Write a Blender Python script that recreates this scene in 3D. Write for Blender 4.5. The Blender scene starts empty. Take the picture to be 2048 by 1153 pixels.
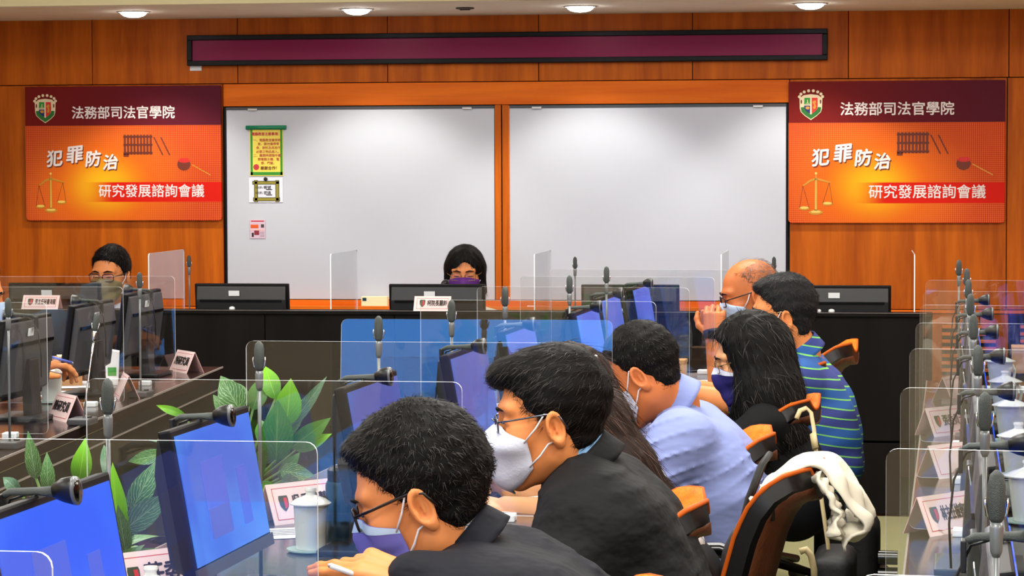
import bpy, bmesh, math, random
import numpy as np
from mathutils import Vector, Matrix
random.seed(7); np.random.seed(7)
sc = bpy.context.scene
C = sc.collection
R = math.radians

# ------------------------------------------------------------------ camera
FPX, CX, CY, EYE = 5000.0, 1024.0, 576.5, 1.51
YAW, PITCH, ROLL = R(7.9), math.atan((576.5 - 340) / 5000), 0.0033
fh = Vector((-math.sin(YAW), math.cos(YAW), 0)); rh = Vector((math.cos(YAW), math.sin(YAW), 0))
fw = fh * math.cos(PITCH) + Vector((0, 0, -math.sin(PITCH)))
up0 = rh.cross(fw)
rt = rh * math.cos(ROLL) - up0 * math.sin(ROLL)
up = up0 * math.cos(ROLL) + rh * math.sin(ROLL)
EYEP = Vector((0, 0, EYE))
cam_d = bpy.data.cameras.new('camera'); cam_d.sensor_width = 36; cam_d.lens = FPX / 2048 * 36
cam_d.clip_start = .05; cam_d.clip_end = 60
cam = bpy.data.objects.new('camera', cam_d); C.objects.link(cam)
m = Matrix((rt, up, -fw)).transposed().to_4x4(); m.translation = EYEP
cam.matrix_world = m
sc.camera = cam
# ------------------------------------------------------------------ world, exposure
w = bpy.data.worlds.new('world'); sc.world = w; w.use_nodes = True
w.node_tree.nodes['Background'].inputs[0].default_value = (.9, .93, 1, 1)
w.node_tree.nodes['Background'].inputs[1].default_value = .05
sc.view_settings.view_transform = 'Standard'; sc.view_settings.look = 'None'
sc.view_settings.gamma = 1; sc.view_settings.use_curve_mapping = False
sc.view_settings.exposure = 0.0
sc.cycles.transparent_max_bounces = 64
sc.cycles.max_bounces = 5; sc.cycles.diffuse_bounces = 2; sc.cycles.glossy_bounces = 3; sc.cycles.adaptive_threshold = .05
LIGHT = 14.5        # emission of the ceiling panels
SPOT = 26.0        # downlights over the front wall
PROJ = 7.5         # projected picture on the rear wall
PSX, PSZ = -2.2, 1.75   # its middle
LEAN = -5.5             # one divider leans and mirrors that picture

def W(px, py, d):
    return EYEP + fw * d + rt * ((px - CX) / FPX * d) + up * ((CY - py) / FPX * d)
def cf(xc, d, z=0.0):
    p = rh * xc + fh * d; return Vector((p.x, p.y, z))
def on_y(px, py, Y):
    v = W(px, py, 1) - EYEP; return EYEP + v * (Y / v.y)
def on_z(px, py, z):
    v = W(px, py, 1) - EYEP; return EYEP + v * ((z - EYE) / v.z)
WALLY = 12.68
HEADY = 10.91
DESK = .745
TOPZ = 1.135

class Row:                                            # a line of desks; d = distance from the camera, t = metres to the right of its edge
    def __init__(s, x0, d0, k):
        s.x0, s.d0, s.k = x0, d0, k
        v = cf(k, 1).normalized(); s.dir = v; s.perp = Vector((v.y, -v.x, 0))
        s.rz = math.atan2(v.y, v.x) - math.pi / 2
    def p(s, d, t=0, z=0):
        q = cf(s.x0 + s.k * (d - s.d0), d, z) + s.perp * t; return q
MID = Row(-.2697, 3.44, .1863)       # right (seat side) edge of the middle row
RIGHT = Row(.767, 4.85, .176)        # left edge of the right row
LEFT = Row(-1.139, 9.67, .075)       # right edge of the left row

# ------------------------------------------------------------------ mesh helpers
class MB:
    def __init__(s): s.v = []; s.f = []; s.m = []
    def add(s, vs, fs, mi=0):
        o = len(s.v); s.v += [tuple(v) for v in vs]; s.f += [tuple(i + o for i in f) for f in fs]; s.m += [mi] * len(fs); return s
    def box(s, c, d, M=None, mi=0):
        x, y, z = d[0] / 2, d[1] / 2, d[2] / 2
        vs = [Vector((sx * x, sy * y, sz * z)) for sz in (-1, 1) for sy in (-1, 1) for sx in (-1, 1)]
        vs = [(M @ v if M else v) + Vector(c) for v in vs]
        return s.add(vs, [(0, 2, 3, 1), (4, 5, 7, 6), (0, 1, 5, 4), (2, 6, 7, 3), (0, 4, 6, 2), (1, 3, 7, 5)], mi)
    def tube(s, pts, r, n=8, cap=True, mi=0, sx=1.0):
        pts = [Vector(p) for p in pts]; k = len(pts)
        rs = r if isinstance(r, (list, tuple)) else [r] * k
        vs = []; nrm = None
        for i, p in enumerate(pts):
            t = (pts[min(i + 1, k - 1)] - pts[max(i - 1, 0)]).normalized()
            if nrm is None: nrm = t.orthogonal().normalized()
            nrm = (nrm - t * nrm.dot(t))
            nrm = nrm.normalized() if nrm.length > 1e-6 else t.orthogonal().normalized()
            b = t.cross(nrm)
            for j in range(n):
                a = 2 * math.pi * j / n
                vs.append(p + (nrm * math.cos(a) * sx + b * math.sin(a)) * rs[i])
        fs = [(i * n + j, i * n + (j + 1) % n, (i + 1) * n + (j + 1) % n, (i + 1) * n + j) for i in range(k - 1) for j in range(n)]
        if cap: fs += [tuple(range(n))[::-1], tuple((k - 1) * n + j for j in range(n))]
        return s.add(vs, fs, mi)
    def lathe(s, prof, n=24, c=(0, 0, 0), mi=0):
        vs = []; k = len(prof)
        for r, z in prof:
            for j in range(n):
                a = 2 * math.pi * j / n; vs.append((c[0] + r * math.cos(a), c[1] + r * math.sin(a), c[2] + z))
        fs = [(i * n + j, i * n + (j + 1) % n, (i + 1) * n + (j + 1) % n, (i + 1) * n + j) for i in range(k - 1) for j in range(n)]
        fs += [tuple(range(n))[::-1], tuple((k - 1) * n + j for j in range(n))]
        return s.add(vs, fs, mi)
    def prism(s, poly, a0, a1, axis='y', mi=0):           # 2d outline swept along an axis
        k = len(poly)
        def q(p, a): return {'y': (p[0], a, p[1]), 'x': (a, p[0], p[1]), 'z': (p[0], p[1], a)}[axis]
        vs = [q(p, a0) for p in poly] + [q(p, a1) for p in poly]
        fs = [(i, (i + 1) % k, k + (i + 1) % k, k + i) for i in range(k)] + [tuple(range(k))[::-1], tuple(range(k, 2 * k))]
        return s.add(vs, fs, mi)
    def grid(s, fn, nu, nv, mi=0):
        vs = [fn(i / nu, j / nv) for i in range(nu + 1) for j in range(nv + 1)]
        fs = [(i * (nv + 1) + j, (i + 1) * (nv + 1) + j, (i + 1) * (nv + 1) + j + 1, i * (nv + 1) + j + 1) for i in range(nu) for j in range(nv)]
        return s.add(vs, fs, mi)
    def xf(s, M):
        s.v = [tuple(M @ Vector(v)) for v in s.v]; return s

def build(name, mb, mat, parent=None, smooth=False, bevel=0, loc=None, rot=None, uv=None, seg=2):
    me = bpy.data.meshes.new(name)
    me.from_pydata([tuple(v) for v in mb.v], [], mb.f); me.update()
    bm = bmesh.new(); bm.from_mesh(me)
    bmesh.ops.recalc_face_normals(bm, faces=bm.faces)
    if bevel: bmesh.ops.bevel(bm, geom=bm.edges[:], offset=bevel, segments=seg, affect='EDGES', profile=.6)
    bm.to_mesh(me); bm.free()
    for mm in (mat if isinstance(mat, (list, tuple)) else [mat]): me.materials.append(mm)
    if not bevel and any(mb.m): me.polygons.foreach_set('material_index', mb.m)
    if smooth: me.polygons.foreach_set('use_smooth', [True] * len(me.polygons))
    o = bpy.data.objects.new(name, me); C.objects.link(o)
    if parent: o.parent = parent
    if loc is not None: o.location = loc
    if rot is not None: o.rotation_euler = rot
    if smooth == 'auto':
        try: me.set_sharp_from_angle(angle=R(38))
        except Exception: pass
    return o
def raw(name, v, f, mat, parent=None, smooth=True):           # from numpy arrays
    me = bpy.data.meshes.new(name); me.from_pydata(np.asarray(v).tolist(), [], f.tolist() if hasattr(f, 'tolist') else f); me.update()
    for mm in (mat if isinstance(mat, (list, tuple)) else [mat]): me.materials.append(mm)
    if smooth: me.polygons.foreach_set('use_smooth', [True] * len(me.polygons))
    o = bpy.data.objects.new(name, me); C.objects.link(o)
    if parent: o.parent = parent
    return o
def empty(name, loc=(0, 0, 0), rz=0, label=None, cat=None, group=None):
    o = bpy.data.objects.new(name, None); C.objects.link(o); o.location = loc; o.rotation_euler = (0, 0, rz); o.empty_display_size = .05
    tag(o, label, cat, group); return o
def tag(o, label=None, cat=None, group=None, kind=None):
    if label: o['label'] = label
    if cat: o['category'] = cat
    if group: o['group'] = group
    if kind: o['kind'] = kind
    return o
def struct(o): o['kind'] = 'structure'; return o
def copy_tree(o, parent=None):
    c = o.copy(); C.objects.link(c); c.parent = parent
    for ch in o.children: copy_tree(ch, c)
    return c
BOLD = {}
def text(name, s, size, mat, parent, loc, rot, bold=0.0, sx=1.0, shear=0.0, ext=.0006, space=1.0):
    cu = bpy.data.curves.new(name, 'FONT'); cu.body = s; cu.size = size; cu.align_x = 'CENTER'; cu.align_y = 'CENTER'
    cu.extrude = ext; cu.resolution_u = 3; cu.shear = shear; cu.space_character = space
    cu.materials.append(mat)
    BOLD[cu.name] = bold
    o = bpy.data.objects.new(name, cu); C.objects.link(o); o.parent = parent; o.location = loc; o.rotation_euler = rot; o.scale = (sx, 1, 1)
    return o

# ------------------------------------------------------------------ materials
def srgb(r, g, b):
    f = lambda c: (c / 255 / 12.92) if c / 255 <= .04045 else ((c / 255 + .055) / 1.055) ** 2.4
    return (f(r), f(g), f(b), 1)
def mat(name, col, rough=.5, metal=0, spec=.5, emit=None, es=0, noise=None, bump=None, sheen=0, coat=0):
    mt = bpy.data.materials.new(name); mt.use_nodes = True; nt = mt.node_tree; b = nt.nodes['Principled BSDF']
    b.inputs['Base Color'].default_value = col; b.inputs['Roughness'].default_value = rough; b.inputs['Metallic'].default_value = metal
    b.inputs['Specular IOR Level'].default_value = spec; b.inputs['Coat Weight'].default_value = coat
    if emit and es < 5: mt.cycles.emission_sampling = 'NONE'
    if emit: b.inputs['Emission Color'].default_value = emit; b.inputs['Emission Strength'].default_value = es
    if noise or bump: tc = nt.nodes.new('ShaderNodeTexCoord')
    if noise:                                            # (scale, amount)
        n = nt.nodes.new('ShaderNodeTexNoise'); n.inputs['Scale'].default_value = noise[0]; n.inputs['Detail'].default_value = 4
        nt.links.new(tc.outputs['Object'], n.inputs['Vector'])
        mx = nt.nodes.new('ShaderNodeMix'); mx.data_type = 'RGBA'; mx.blend_type = 'MULTIPLY'; mx.inputs['Factor'].default_value = 1
        cr = nt.nodes.new('ShaderNodeMapRange'); cr.inputs['From Min'].default_value = .3; cr.inputs['From Max'].default_value = .7
        cr.inputs['To Min'].default_value = 1 - noise[1]; cr.inputs['To Max'].default_value = 1 + noise[1]
        nt.links.new(n.outputs['Fac'], cr.inputs['Value']); nt.links.new(cr.outputs[0], mx.inputs['B'])
        mx.inputs['A'].default_value = col; nt.links.new(mx.outputs['Result'], b.inputs['Base Color'])
    if bump:                                             # (scale, strength, stretch xyz)
        n = nt.nodes.new('ShaderNodeTexNoise'); n.inputs['Scale'].default_value = bump[0]; n.inputs['Detail'].default_value = 3
        mp = nt.nodes.new('ShaderNodeMapping'); mp.inputs['Scale'].default_value = bump[2] if len(bump) > 2 else (1, 1, 1)
        nt.links.new(tc.outputs['Object'], mp.inputs['Vector']); nt.links.new(mp.outputs[0], n.inputs['Vector'])
        bp = nt.nodes.new('ShaderNodeBump'); bp.inputs['Strength'].default_value = bump[1]; bp.inputs['Distance'].default_value = bump[3] if len(bump) > 3 else .01
        nt.links.new(n.outputs['Fac'], bp.inputs['Height']); nt.links.new(bp.outputs[0], b.inputs['Normal'])
    return mt
def wood(name, c1, c2, rough, scale=(14, 14, 1.2), spec=.5):
    mt = bpy.data.materials.new(name); mt.use_nodes = True; nt = mt.node_tree; b = nt.nodes['Principled BSDF']
    tc = nt.nodes.new('ShaderNodeTexCoord'); oi = nt.nodes.new('ShaderNodeObjectInfo'); mp = nt.nodes.new('ShaderNodeMapping')
    mp.inputs['Scale'].default_value = scale
    nt.links.new(tc.outputs['Object'], mp.inputs['Vector'])
    ad = nt.nodes.new('ShaderNodeVectorMath'); ad.operation = 'ADD'
    mu = nt.nodes.new('ShaderNodeVectorMath'); mu.operation = 'SCALE'; mu.inputs['Scale'].default_value = 31
    cb = nt.nodes.new('ShaderNodeCombineXYZ')
    for i in range(3): nt.links.new(oi.outputs['Random'], cb.inputs[i])
    nt.links.new(cb.outputs[0], mu.inputs[0]); nt.links.new(mp.outputs[0], ad.inputs[0]); nt.links.new(mu.outputs[0], ad.inputs[1])
    n = nt.nodes.new('ShaderNodeTexNoise'); n.inputs['Scale'].default_value = 1; n.inputs['Detail'].default_value = 6; n.inputs['Roughness'].default_value = .62
    n.inputs['Distortion'].default_value = .3
    nt.links.new(ad.outputs[0], n.inputs['Vector'])
    cr = nt.nodes.new('ShaderNodeValToRGB'); cr.color_ramp.elements[0].position = .32; cr.color_ramp.elements[1].position = .68
    cr.color_ramp.elements[0].color = c1; cr.color_ramp.elements[1].color = c2
    nt.links.new(n.outputs['Fac'], cr.inputs['Fac']); nt.links.new(cr.outputs['Color'], b.inputs['Base Color'])
    b.inputs['Roughness'].default_value = rough; b.inputs['Specular IOR Level'].default_value = spec
    return mt
def glassy(name, tint, haze, ior=1.5, boost=1.0):              # clear sheet: see-through plus mirror reflection by angle
    mt = bpy.data.materials.new(name); mt.use_nodes = True; nt = mt.node_tree; nt.nodes.clear()
    out = nt.nodes.new('ShaderNodeOutputMaterial'); tr = nt.nodes.new('ShaderNodeBsdfTransparent'); tr.inputs[0].default_value = tint
    gl = nt.nodes.new('ShaderNodeBsdfGlossy'); gl.inputs['Roughness'].default_value = 0
    fr = nt.nodes.new('ShaderNodeFresnel'); ge = nt.nodes.new('ShaderNodeNewGeometry')
    mr = nt.nodes.new('ShaderNodeMapRange'); mr.inputs['To Min'].default_value = ior; mr.inputs['To Max'].default_value = 1 / ior
    nt.links.new(ge.outputs['Backfacing'], mr.inputs['Value']); nt.links.new(mr.outputs[0], fr.inputs[0])   # the sheet is solid: same mirror strength on both faces
    mu = nt.nodes.new('ShaderNodeMath'); mu.operation = 'MULTIPLY'; mu.inputs[1].default_value = boost; mu.use_clamp = True
    nt.links.new(fr.outputs[0], mu.inputs[0])
    m2 = nt.nodes.new('ShaderNodeMixShader'); nt.links.new(mu.outputs[0], m2.inputs[0])
    nt.links.new(tr.outputs[0], m2.inputs[1]); nt.links.new(gl.outputs[0], m2.inputs[2]); nt.links.new(m2.outputs[0], out.inputs[0])
    return mt

M = {}
M['wood'] = wood('wall_veneer', srgb(166, 74, 6), srgb(214, 108, 16), .5, spec=.16)
M['wood_h'] = wood('rail_veneer', srgb(226, 102, 12), srgb(246, 124, 24), .5, (1.4, 14, 22), spec=.16)
M['wood_dk'] = wood('desk_veneer_dark', srgb(11, 9, 9), srgb(19, 16, 16), .55, (9, 9, 1.5), spec=.1)
M['desktop'] = mat('desktop_gloss', srgb(40, 27, 25), .14, spec=.42, noise=(3, .12))
M['desktop_grey'] = mat('desktop_grey', srgb(70, 65, 66), .18, spec=.45, noise=(3, .1))
M['gap'] = mat('dark_gap', (.004, .003, .002, 1), .8)
M['white_board'] = mat('whiteboard_enamel', srgb(206, 210, 219), .28, spec=.4)
M['ceiling'] = mat('ceiling_paint', srgb(252, 247, 230), .8, noise=(6, .03))
M['ceiling_warm'] = mat('fascia_paint', srgb(246, 234, 190), .8)
M['plaster'] = mat('side_wall_paint', srgb(196, 176, 150), .8)
M['carpet'] = mat('carpet', srgb(150, 146, 104), .95, noise=(240, .3), bump=(300, .3))
M['black'] = mat('black_plastic', srgb(19, 19, 20), .42)
M['black_shell'] = mat('monitor_shell', srgb(30, 30, 32), .38, bump=(900, .08))
M['black_gloss'] = mat('black_gloss', srgb(10, 10, 12), .12)
M['grey_shell'] = mat('grey_shell', srgb(64, 64, 68), .4)
M['mic_grey'] = mat('mic_grey', srgb(120, 124, 126), .36, metal=.4)
M['mic_dark'] = mat('mic_mesh', srgb(70, 76, 74), .5, metal=.3, bump=(900, .4))
M['chrome'] = mat('chrome', srgb(205, 208, 212), .16, metal=1)
M['silver'] = mat('silver_trim', srgb(206, 202, 196), .3, metal=.4)
M['acryl'] = glassy('acrylic', (.965, .975, .98, 1), .022, 1.5, 1.35)
M['acryl_edge'] = mat('acrylic_edge', srgb(240, 246, 250), .35)
M['porcelain'] = mat('porcelain', srgb(224, 226, 216), .14, spec=.6)
M['porc_lid'] = mat('porcelain_lid', srgb(240, 240, 234), .14, spec=.6)
M['coaster'] = mat('coaster', srgb(168, 196, 186), .3)
M['card_pink'] = mat('card_pink', srgb(240, 190, 186), .55)
M['card_front'] = mat('card_paper', srgb(244, 216, 214), .55)
M['ink_red'] = mat('ink_red', srgb(205, 52, 62), .6)
M['ink_black'] = mat('ink_black', srgb(32, 24, 26), .6)
M['ink_green'] = mat('ink_green', srgb(52, 150, 40), .6)
M['ink_dkgreen'] = mat('ink_darkgreen', srgb(60, 70, 50), .6)
M['ink_white'] = mat('ink_white', srgb(250, 240, 236), .6)
M['paper'] = mat('paper', srgb(240, 240, 240), .7)
M['screen_a'] = None
M['led'] = mat('led_panel', srgb(138, 10, 72), .4, spec=.22)
M['frame_black'] = mat('frame_black', srgb(12, 11, 14), .45, spec=.2)
M['leather_or'] = mat('leather_orange', srgb(212, 112, 14), .6, spec=.15, bump=(120, .35, (1, 1, .5)), noise=(40, .18))
M['leather_bk'] = mat('leather_black', srgb(15, 14, 16), .4)
M['leather_brown'] = mat('leather_brown', srgb(98, 52, 26), .5, bump=(120, .35, (1, 1, .5)))
M['pipe_or'] = mat('piping_orange', srgb(188, 84, 18), .6, spec=.15)
M['skin'] = mat('skin', srgb(224, 140, 82), .5, noise=(18, .06), spec=.25)
M['skin_pale'] = mat('skin_pale', srgb(232, 166, 116), .48, noise=(18, .05), spec=.35)
M['skin_tan'] = mat('skin_tan', srgb(206, 118, 66), .45, noise=(22, .08), spec=.3)
M['hair'] = mat('hair_black', srgb(13, 11, 10), .6, spec=.12)
M['hair_brown'] = mat('hair_darkbrown', srgb(40, 25, 19), .55, spec=.16)
M['hair_grey'] = mat('hair_greyblack', srgb(32, 31, 32), .65, spec=.12)
M['hair_thin'] = mat('hair_thin', srgb(92, 70, 58), .5)
M['hair_hi'] = mat('hair_strand', srgb(44, 38, 35), .5, spec=.25)
M['hair_brown_hi'] = mat('hair_strand_brown', srgb(84, 54, 38), .5, spec=.25)
M['eye'] = mat('eye_dark', srgb(24, 16, 14), .2)
M['suit_bk'] = mat('suit_black', srgb(17, 17, 19), .8, bump=(9, .7, (1, 1, 1.5), .03), spec=.25)
M['suit_navy'] = mat('suit_navy', srgb(17, 18, 27), .8, bump=(9, .7, (1, 1, 1.5), .03), spec=.25)
M['shirt_blue'] = mat('shirt_pale_blue', srgb(134, 146, 198), .8, bump=(5, .6, (1, 1, 2.4), .02), spec=.2)
M['shirt_sky'] = mat('shirt_sky', srgb(140, 186, 232), .75, spec=.2)
M['shirt_white'] = mat('shirt_white', srgb(236, 234, 236), .75, bump=(12, .4), spec=.2)
M['shirt_cream'] = mat('shirt_cream', srgb(236, 224, 200), .75, bump=(12, .4), spec=.2)
M['cloth_black'] = mat('cloth_black', srgb(12, 12, 14), .8, bump=(14, .4), spec=.2)
M['trousers'] = mat('trousers_dark', srgb(18, 18, 22), .8, spec=.2)
M['mask_blue'] = mat('mask_lightblue', srgb(186, 212, 240), .75)
M['mask_white'] = mat('mask_white', srgb(216, 220, 238), .7, bump=(160, .12))
M['mask_violet'] = mat('mask_violet', srgb(120, 116, 206), .75)
M['mask_purple'] = mat('mask_purple', srgb(92, 30, 118), .75)
M['mask_navy'] = mat('mask_navy', srgb(42, 36, 118), .75)
M['mask_khaki'] = mat('mask_khaki', srgb(136, 122, 76), .75)
M['loop'] = mat('ear_loop', srgb(236, 232, 234), .7)
M['lens'] = glassy('lens_glass', (.97, .97, .97, 1), 0.0)
M['beige'] = mat('beige_strap', srgb(198, 178, 132), .6)
M['jacket'] = mat('jacket_offwhite', srgb(240, 232, 210), .8, bump=(8, .6))
M['bag_black'] = mat('bag_black', srgb(16, 16, 18), .6, bump=(30, .3))
M['bag_grey'] = mat('bag_grey', srgb(52, 52, 56), .7, bump=(30, .3))
M['card_brown'] = mat('brown_box', srgb(206, 150, 92), .7)
M['cream_card'] = mat('cream_card', srgb(255, 246, 196), .7)
M['thermos'] = mat('thermos_teal', srgb(22, 58, 76), .35, metal=.3)
M['soil'] = mat('soil', srgb(36, 28, 20), .95)
M['pot'] = mat('planter_dark', srgb(58, 54, 50), .5)
M['stem'] = mat('plant_stem', srgb(84, 124, 44), .5)

# ------------------------------------------------------------------ large room lights (fittings on the ceiling)
M['lamp'] = mat('lamp_diffuser', (1, 1, 1, 1), .5, emit=(1, .97, .92, 1), es=LIGHT)
M['lamp_frame'] = mat('lamp_frame', srgb(225, 225, 225), .4)
M['down'] = mat('downlight_diffuser', (1, 1, 1, 1), .5, emit=(1, .98, .95, 1), es=SPOT)
CEILZ = 2.75
ROOM = dict(x0=-5.2, x1=4.6, y0=-3.6)
k = 0
for yy in (-1.8, 1.2, 4.0, 6.6, 9.2):
    for xx in (-3.3, -.5, 2.3):
        k += 1
        t = empty('ceiling_light', (xx, yy, CEILZ), 0, 'square recessed ceiling lamp out of frame, row %s, %s' % (('behind the camera', 'above the camera', 'over the near desks', 'over the desk rows', 'nearest the front wall')[[-1.8, 1.2, 4.0, 6.6, 9.2].index(yy)], {-3.3: 'left', -.5: 'middle', 2.3: 'right'}[xx]), 'lamp', 'ceiling lamps of the room')
        build('frame', MB().box((0, .62, -.012), (1.28, .04, .024)).box((0, -.62, -.012), (1.28, .04, .024)).box((.62, 0, -.012), (.04, 1.2, .024)).box((-.62, 0, -.012), (.04, 1.2, .024)), M['lamp_frame'], t)
        build('diffuser', MB().add([(-.6, -.6, -.008), (-.6, .6, -.008), (.6, .6, -.008), (.6, -.6, -.008)], [(0, 1, 2, 3)]), M['lamp'], t)

# ------------------------------------------------------------------ room shell
X0, X1, Y0 = ROOM['x0'], ROOM['x1'], ROOM['y0']
struct(build('floor', MB().box(((X0 + X1) / 2, (Y0 + WALLY) / 2, -.05), (X1 - X0, WALLY - Y0 + .2, .1)), M['carpet']))
struct(build('ceiling', MB().box(((X0 + X1) / 2, (Y0 + WALLY) / 2, CEILZ + .05), (X1 - X0, WALLY - Y0 + .2, .1)), M['ceiling_warm']))
struct(build('wall_left', MB().box((X0 - .05, (Y0 + WALLY) / 2, CEILZ / 2), (.1, WALLY - Y0 + .2, CEILZ)), M['plaster']))
struct(build('wall_right', MB().box((X1 + .05, (Y0 + WALLY) / 2, CEILZ / 2), (.1, WALLY - Y0 + .2, CEILZ)), M['wood']))
struct(build('wall_rear', MB().box(((X0 + X1) / 2, Y0 - .05, CEILZ / 2), (X1 - X0, .1, CEILZ)), M['plaster']))

def wp(px, py, dy=0.0):                       # picture point -> x, z on the front wall
    p = on_y(px, py, WALLY - dy); return p.x, p.z
# front wall: a dark backing with veneer panels in front of it, each panel its own object
wall = struct(empty('wall_front', (0, WALLY, 0)))
wall_b = build('backing', MB().box(((X0 + X1) / 2, .06, CEILZ / 2), (X1 - X0, .08, CEILZ)), M['gap'], wall)
SOFZ = wp(1024, 30)[1]
seam_z = wp(1024, 163)[1]
rail_z0 = wp(1024, 210)[1]
bx0, bx1 = wp(452, 400)[0], wp(1574, 400)[0]
board_z0 = wp(1024, 600)[1]
def panel(x0, x1, z0, z1, mt, name='panel', th=.02, g=.004):
    o = build(name, MB().box(((x1 - x0) / 2, 0, (z1 - z0) / 2), (x1 - x0 - g, th, z1 - z0 - g)), mt, wall, bevel=.0015, seg=1)
    o.location = (x0, .01, z0); return o
xs = [X0] + [wp(p, 100)[0] for p in (-420, -118, 184, 475, 775, 1077, 1385, 1697, 2018, 2330)] + [X1]
for a, b in zip(xs, xs[1:]): panel(a, b, seam_z, CEILZ, M['wood'])
panel(xs[0], bx0 - .02, .1, seam_z, M['wood']) if False else None
lx = [X0, wp(-420, 300)[0], wp(-40, 300)[0], bx0 - .012]
low_z = wp(1900, 620)[1]
for a, b in zip(lx, lx[1:]): panel(a, b, low_z, seam_z, M['wood'])
rx = [bx1 + .012, wp(2014, 300)[0], wp(2330, 300)[0], X1]
for a, b in zip(rx, rx[1:]): panel(a, b, low_z, seam_z, M['wood'])
panel(bx0 - .012, bx1 + .012, rail_z0, seam_z, M['wood_h'], 'rail')
# low rail running along the whole wall, and the panels beneath it
lz0 = wp(1900, 628)[1]
panel(X0, X1, lz0, low_z, M['wood_h'], 'low_rail', .034)
lowx = [X0, -3.4, -2.6, -1.8, -1.0, -.2, .6, 1.2, wp(2016, 700)[0], X1]
for a, b in zip(lowx, lowx[1:]): panel(a, b, .1, lz0, M['wood'])
struct(build('baseboard_front', MB().box(((X0 + X1) / 2, WALLY - .03, .05), (X1 - X0, .03, .1)), M['wood_dk'], bevel=.003))
# soffit above the front wall
sy = 11.62
sof = build('ceiling_soffit', MB().box(((X0 + X1) / 2, (sy + WALLY) / 2, (SOFZ + CEILZ) / 2), (X1 - X0, WALLY - sy, CEILZ - SOFZ)), M['ceiling']); struct(sof)
struct(build('trim_1', MB().box(((X0 + X1) / 2, sy - .008, (SOFZ + CEILZ) / 2 + .002), (X1 - X0, .016, CEILZ - SOFZ)), M['ceiling_warm'], bevel=.002))
def on_sof(px, py): return on_z(px, py, SOFZ)
for i, (px, py) in enumerate(((270, 24), (711, 17), (1160, 12), (1621, 8))):
    p = on_sof(px, py); x, y = p.x, WALLY - .62
    t = empty('downlight', (x, y, SOFZ), 0, 'glowing round downlight in the soffit, %s from the left' % ('first', 'second', 'third', 'fourth')[i], 'lamp', 'downlights above the front wall')
    build('diffuser', MB().lathe([(.066, 0), (.062, -.012), (.048, -.022), (.025, -.028), (.0, -.03)]), M['down'], t, smooth=True)
    build('trim_ring', MB().lathe([(.066, 0), (.066, -.006), (.082, -.004), (.084, 0)]), M['lamp_frame'], t, smooth=True)
    ld = bpy.data.lights.new('downlight_spot', 'SPOT'); ld.energy = 34; ld.spot_size = R(100); ld.spot_blend = .5; ld.shadow_soft_size = .05; ld.color = (1, .95, .88)
    lo = bpy.data.objects.new('downlight_spot', ld); C.objects.link(lo); lo.parent = t; lo.location = (0, .04, -.05); lo.rotation_euler = (R(9), 0, 0)
p = on_sof(932, 16)
sv = empty('ceiling_sprinkler', (p.x, WALLY - .62, SOFZ), 0, 'flat grey cover plate in the soffit between two downlights', 'vent')
build('plate', MB().lathe([(.045, 0), (.045, -.006), (.03, -.009)], 20), M['mic_dark'], sv)
build('slot', MB().box((0, 0, -.011), (.05, .008, .004)), M['gap'], sv)

# whiteboards
def board(name, px0, px1, label):
    x0, x1 = wp(px0, 400)[0], wp(px1, 400)[0]
    t = empty(name, ((x0 + x1) / 2, WALLY, board_z0), 0, label, 'whiteboard')
    w_, h_ = x1 - x0, rail_z0 - board_z0 - .004
    build('surface', MB().box((0, -.004, h_ / 2), (w_, .012, h_)), M['white_board'], t, bevel=.001)
    build('side_trim', MB().box((-w_ / 2 - .004, -.006, h_ / 2), (.008, .014, h_)), M['frame_black'] if px0 < 600 else M['wood_h'], t)
    build('side_trim', MB().box((w_ / 2 + .004, -.006, h_ / 2), (.008, .014, h_)), M['frame_black'], t)
    build('top_trim', MB().box((0, -.006, h_ - .006), (w_, .016, .014)), M['grey_shell'], t)
    for q in (.1, .9): build('clip', MB().box((w_ * (q - .5), -.016, h_ - .012), (.05, .01, .012)), M['silver'], t, bevel=.003)
    return t
board('whiteboard', 455, 990, 'wide blank whiteboard with paper notices at its left side')
board('whiteboard', 1020, 1572, 'wide blank whiteboard right of the wooden divider, no notices')
x0, x1 = wp(991, 400)[0], wp(1018, 400)[0]; xm = (x0 + x1) / 2
for a, b in ((x0, xm - .003), (xm + .003, x1)):
    o = build('divider_post', MB().box((0, 0, (rail_z0 - board_z0) / 2), (b - a, .03, rail_z0 - board_z0)), M['wood'], wall, bevel=.002); o.location = ((a + b) / 2, .0, board_z0)
# chalk ledge below the boards
lb = empty('board_ledge', ((bx0 + bx1) / 2, WALLY, board_z0), 0, 'long wooden ledge below the two whiteboards', 'ledge')
build('back_strip', MB().box((0, -.004, -.022), (bx1 - bx0, .03, .036)), M['wood_h'], lb, bevel=.002)
build('tray', MB().box((0, -.05, -.052), (bx1 - bx0, .1, .02)), M['wood_h'], lb, bevel=.003)
build('lip', MB().box((0, -.1, -.046), (bx1 - bx0, .012, .032)), M['wood_h'], lb, bevel=.002)

# louvred vents low in the wall
def vent(px0, px1, py0, py1, label):
    x0, z1 = wp(px0, py0); x1, z0 = wp(px1, py1)
    t = empty('air_vent', ((x0 + x1) / 2, WALLY, z0), 0, label, 'vent', 'louvred vents low in the wood wall')
    n = 7; h = (z1 - z0) / n
    build('recess', MB().box((0, -.002, (z1 - z0) / 2), (x1 - x0, .006, z1 - z0)), M['gap'], t)
    for i in range(n): build('slat', MB().box((0, -.012, h * (i + .5) + h * .25), (x1 - x0, .02, h * .45)), M['wood_h'], t, bevel=.002)
vent(1884, 1991, 650, 752, 'louvred air vent in the wood wall behind the right microphones')
vent(2040, 2147, 650, 752, 'louvred air vent in the wood wall cut by the right picture edge')
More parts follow.
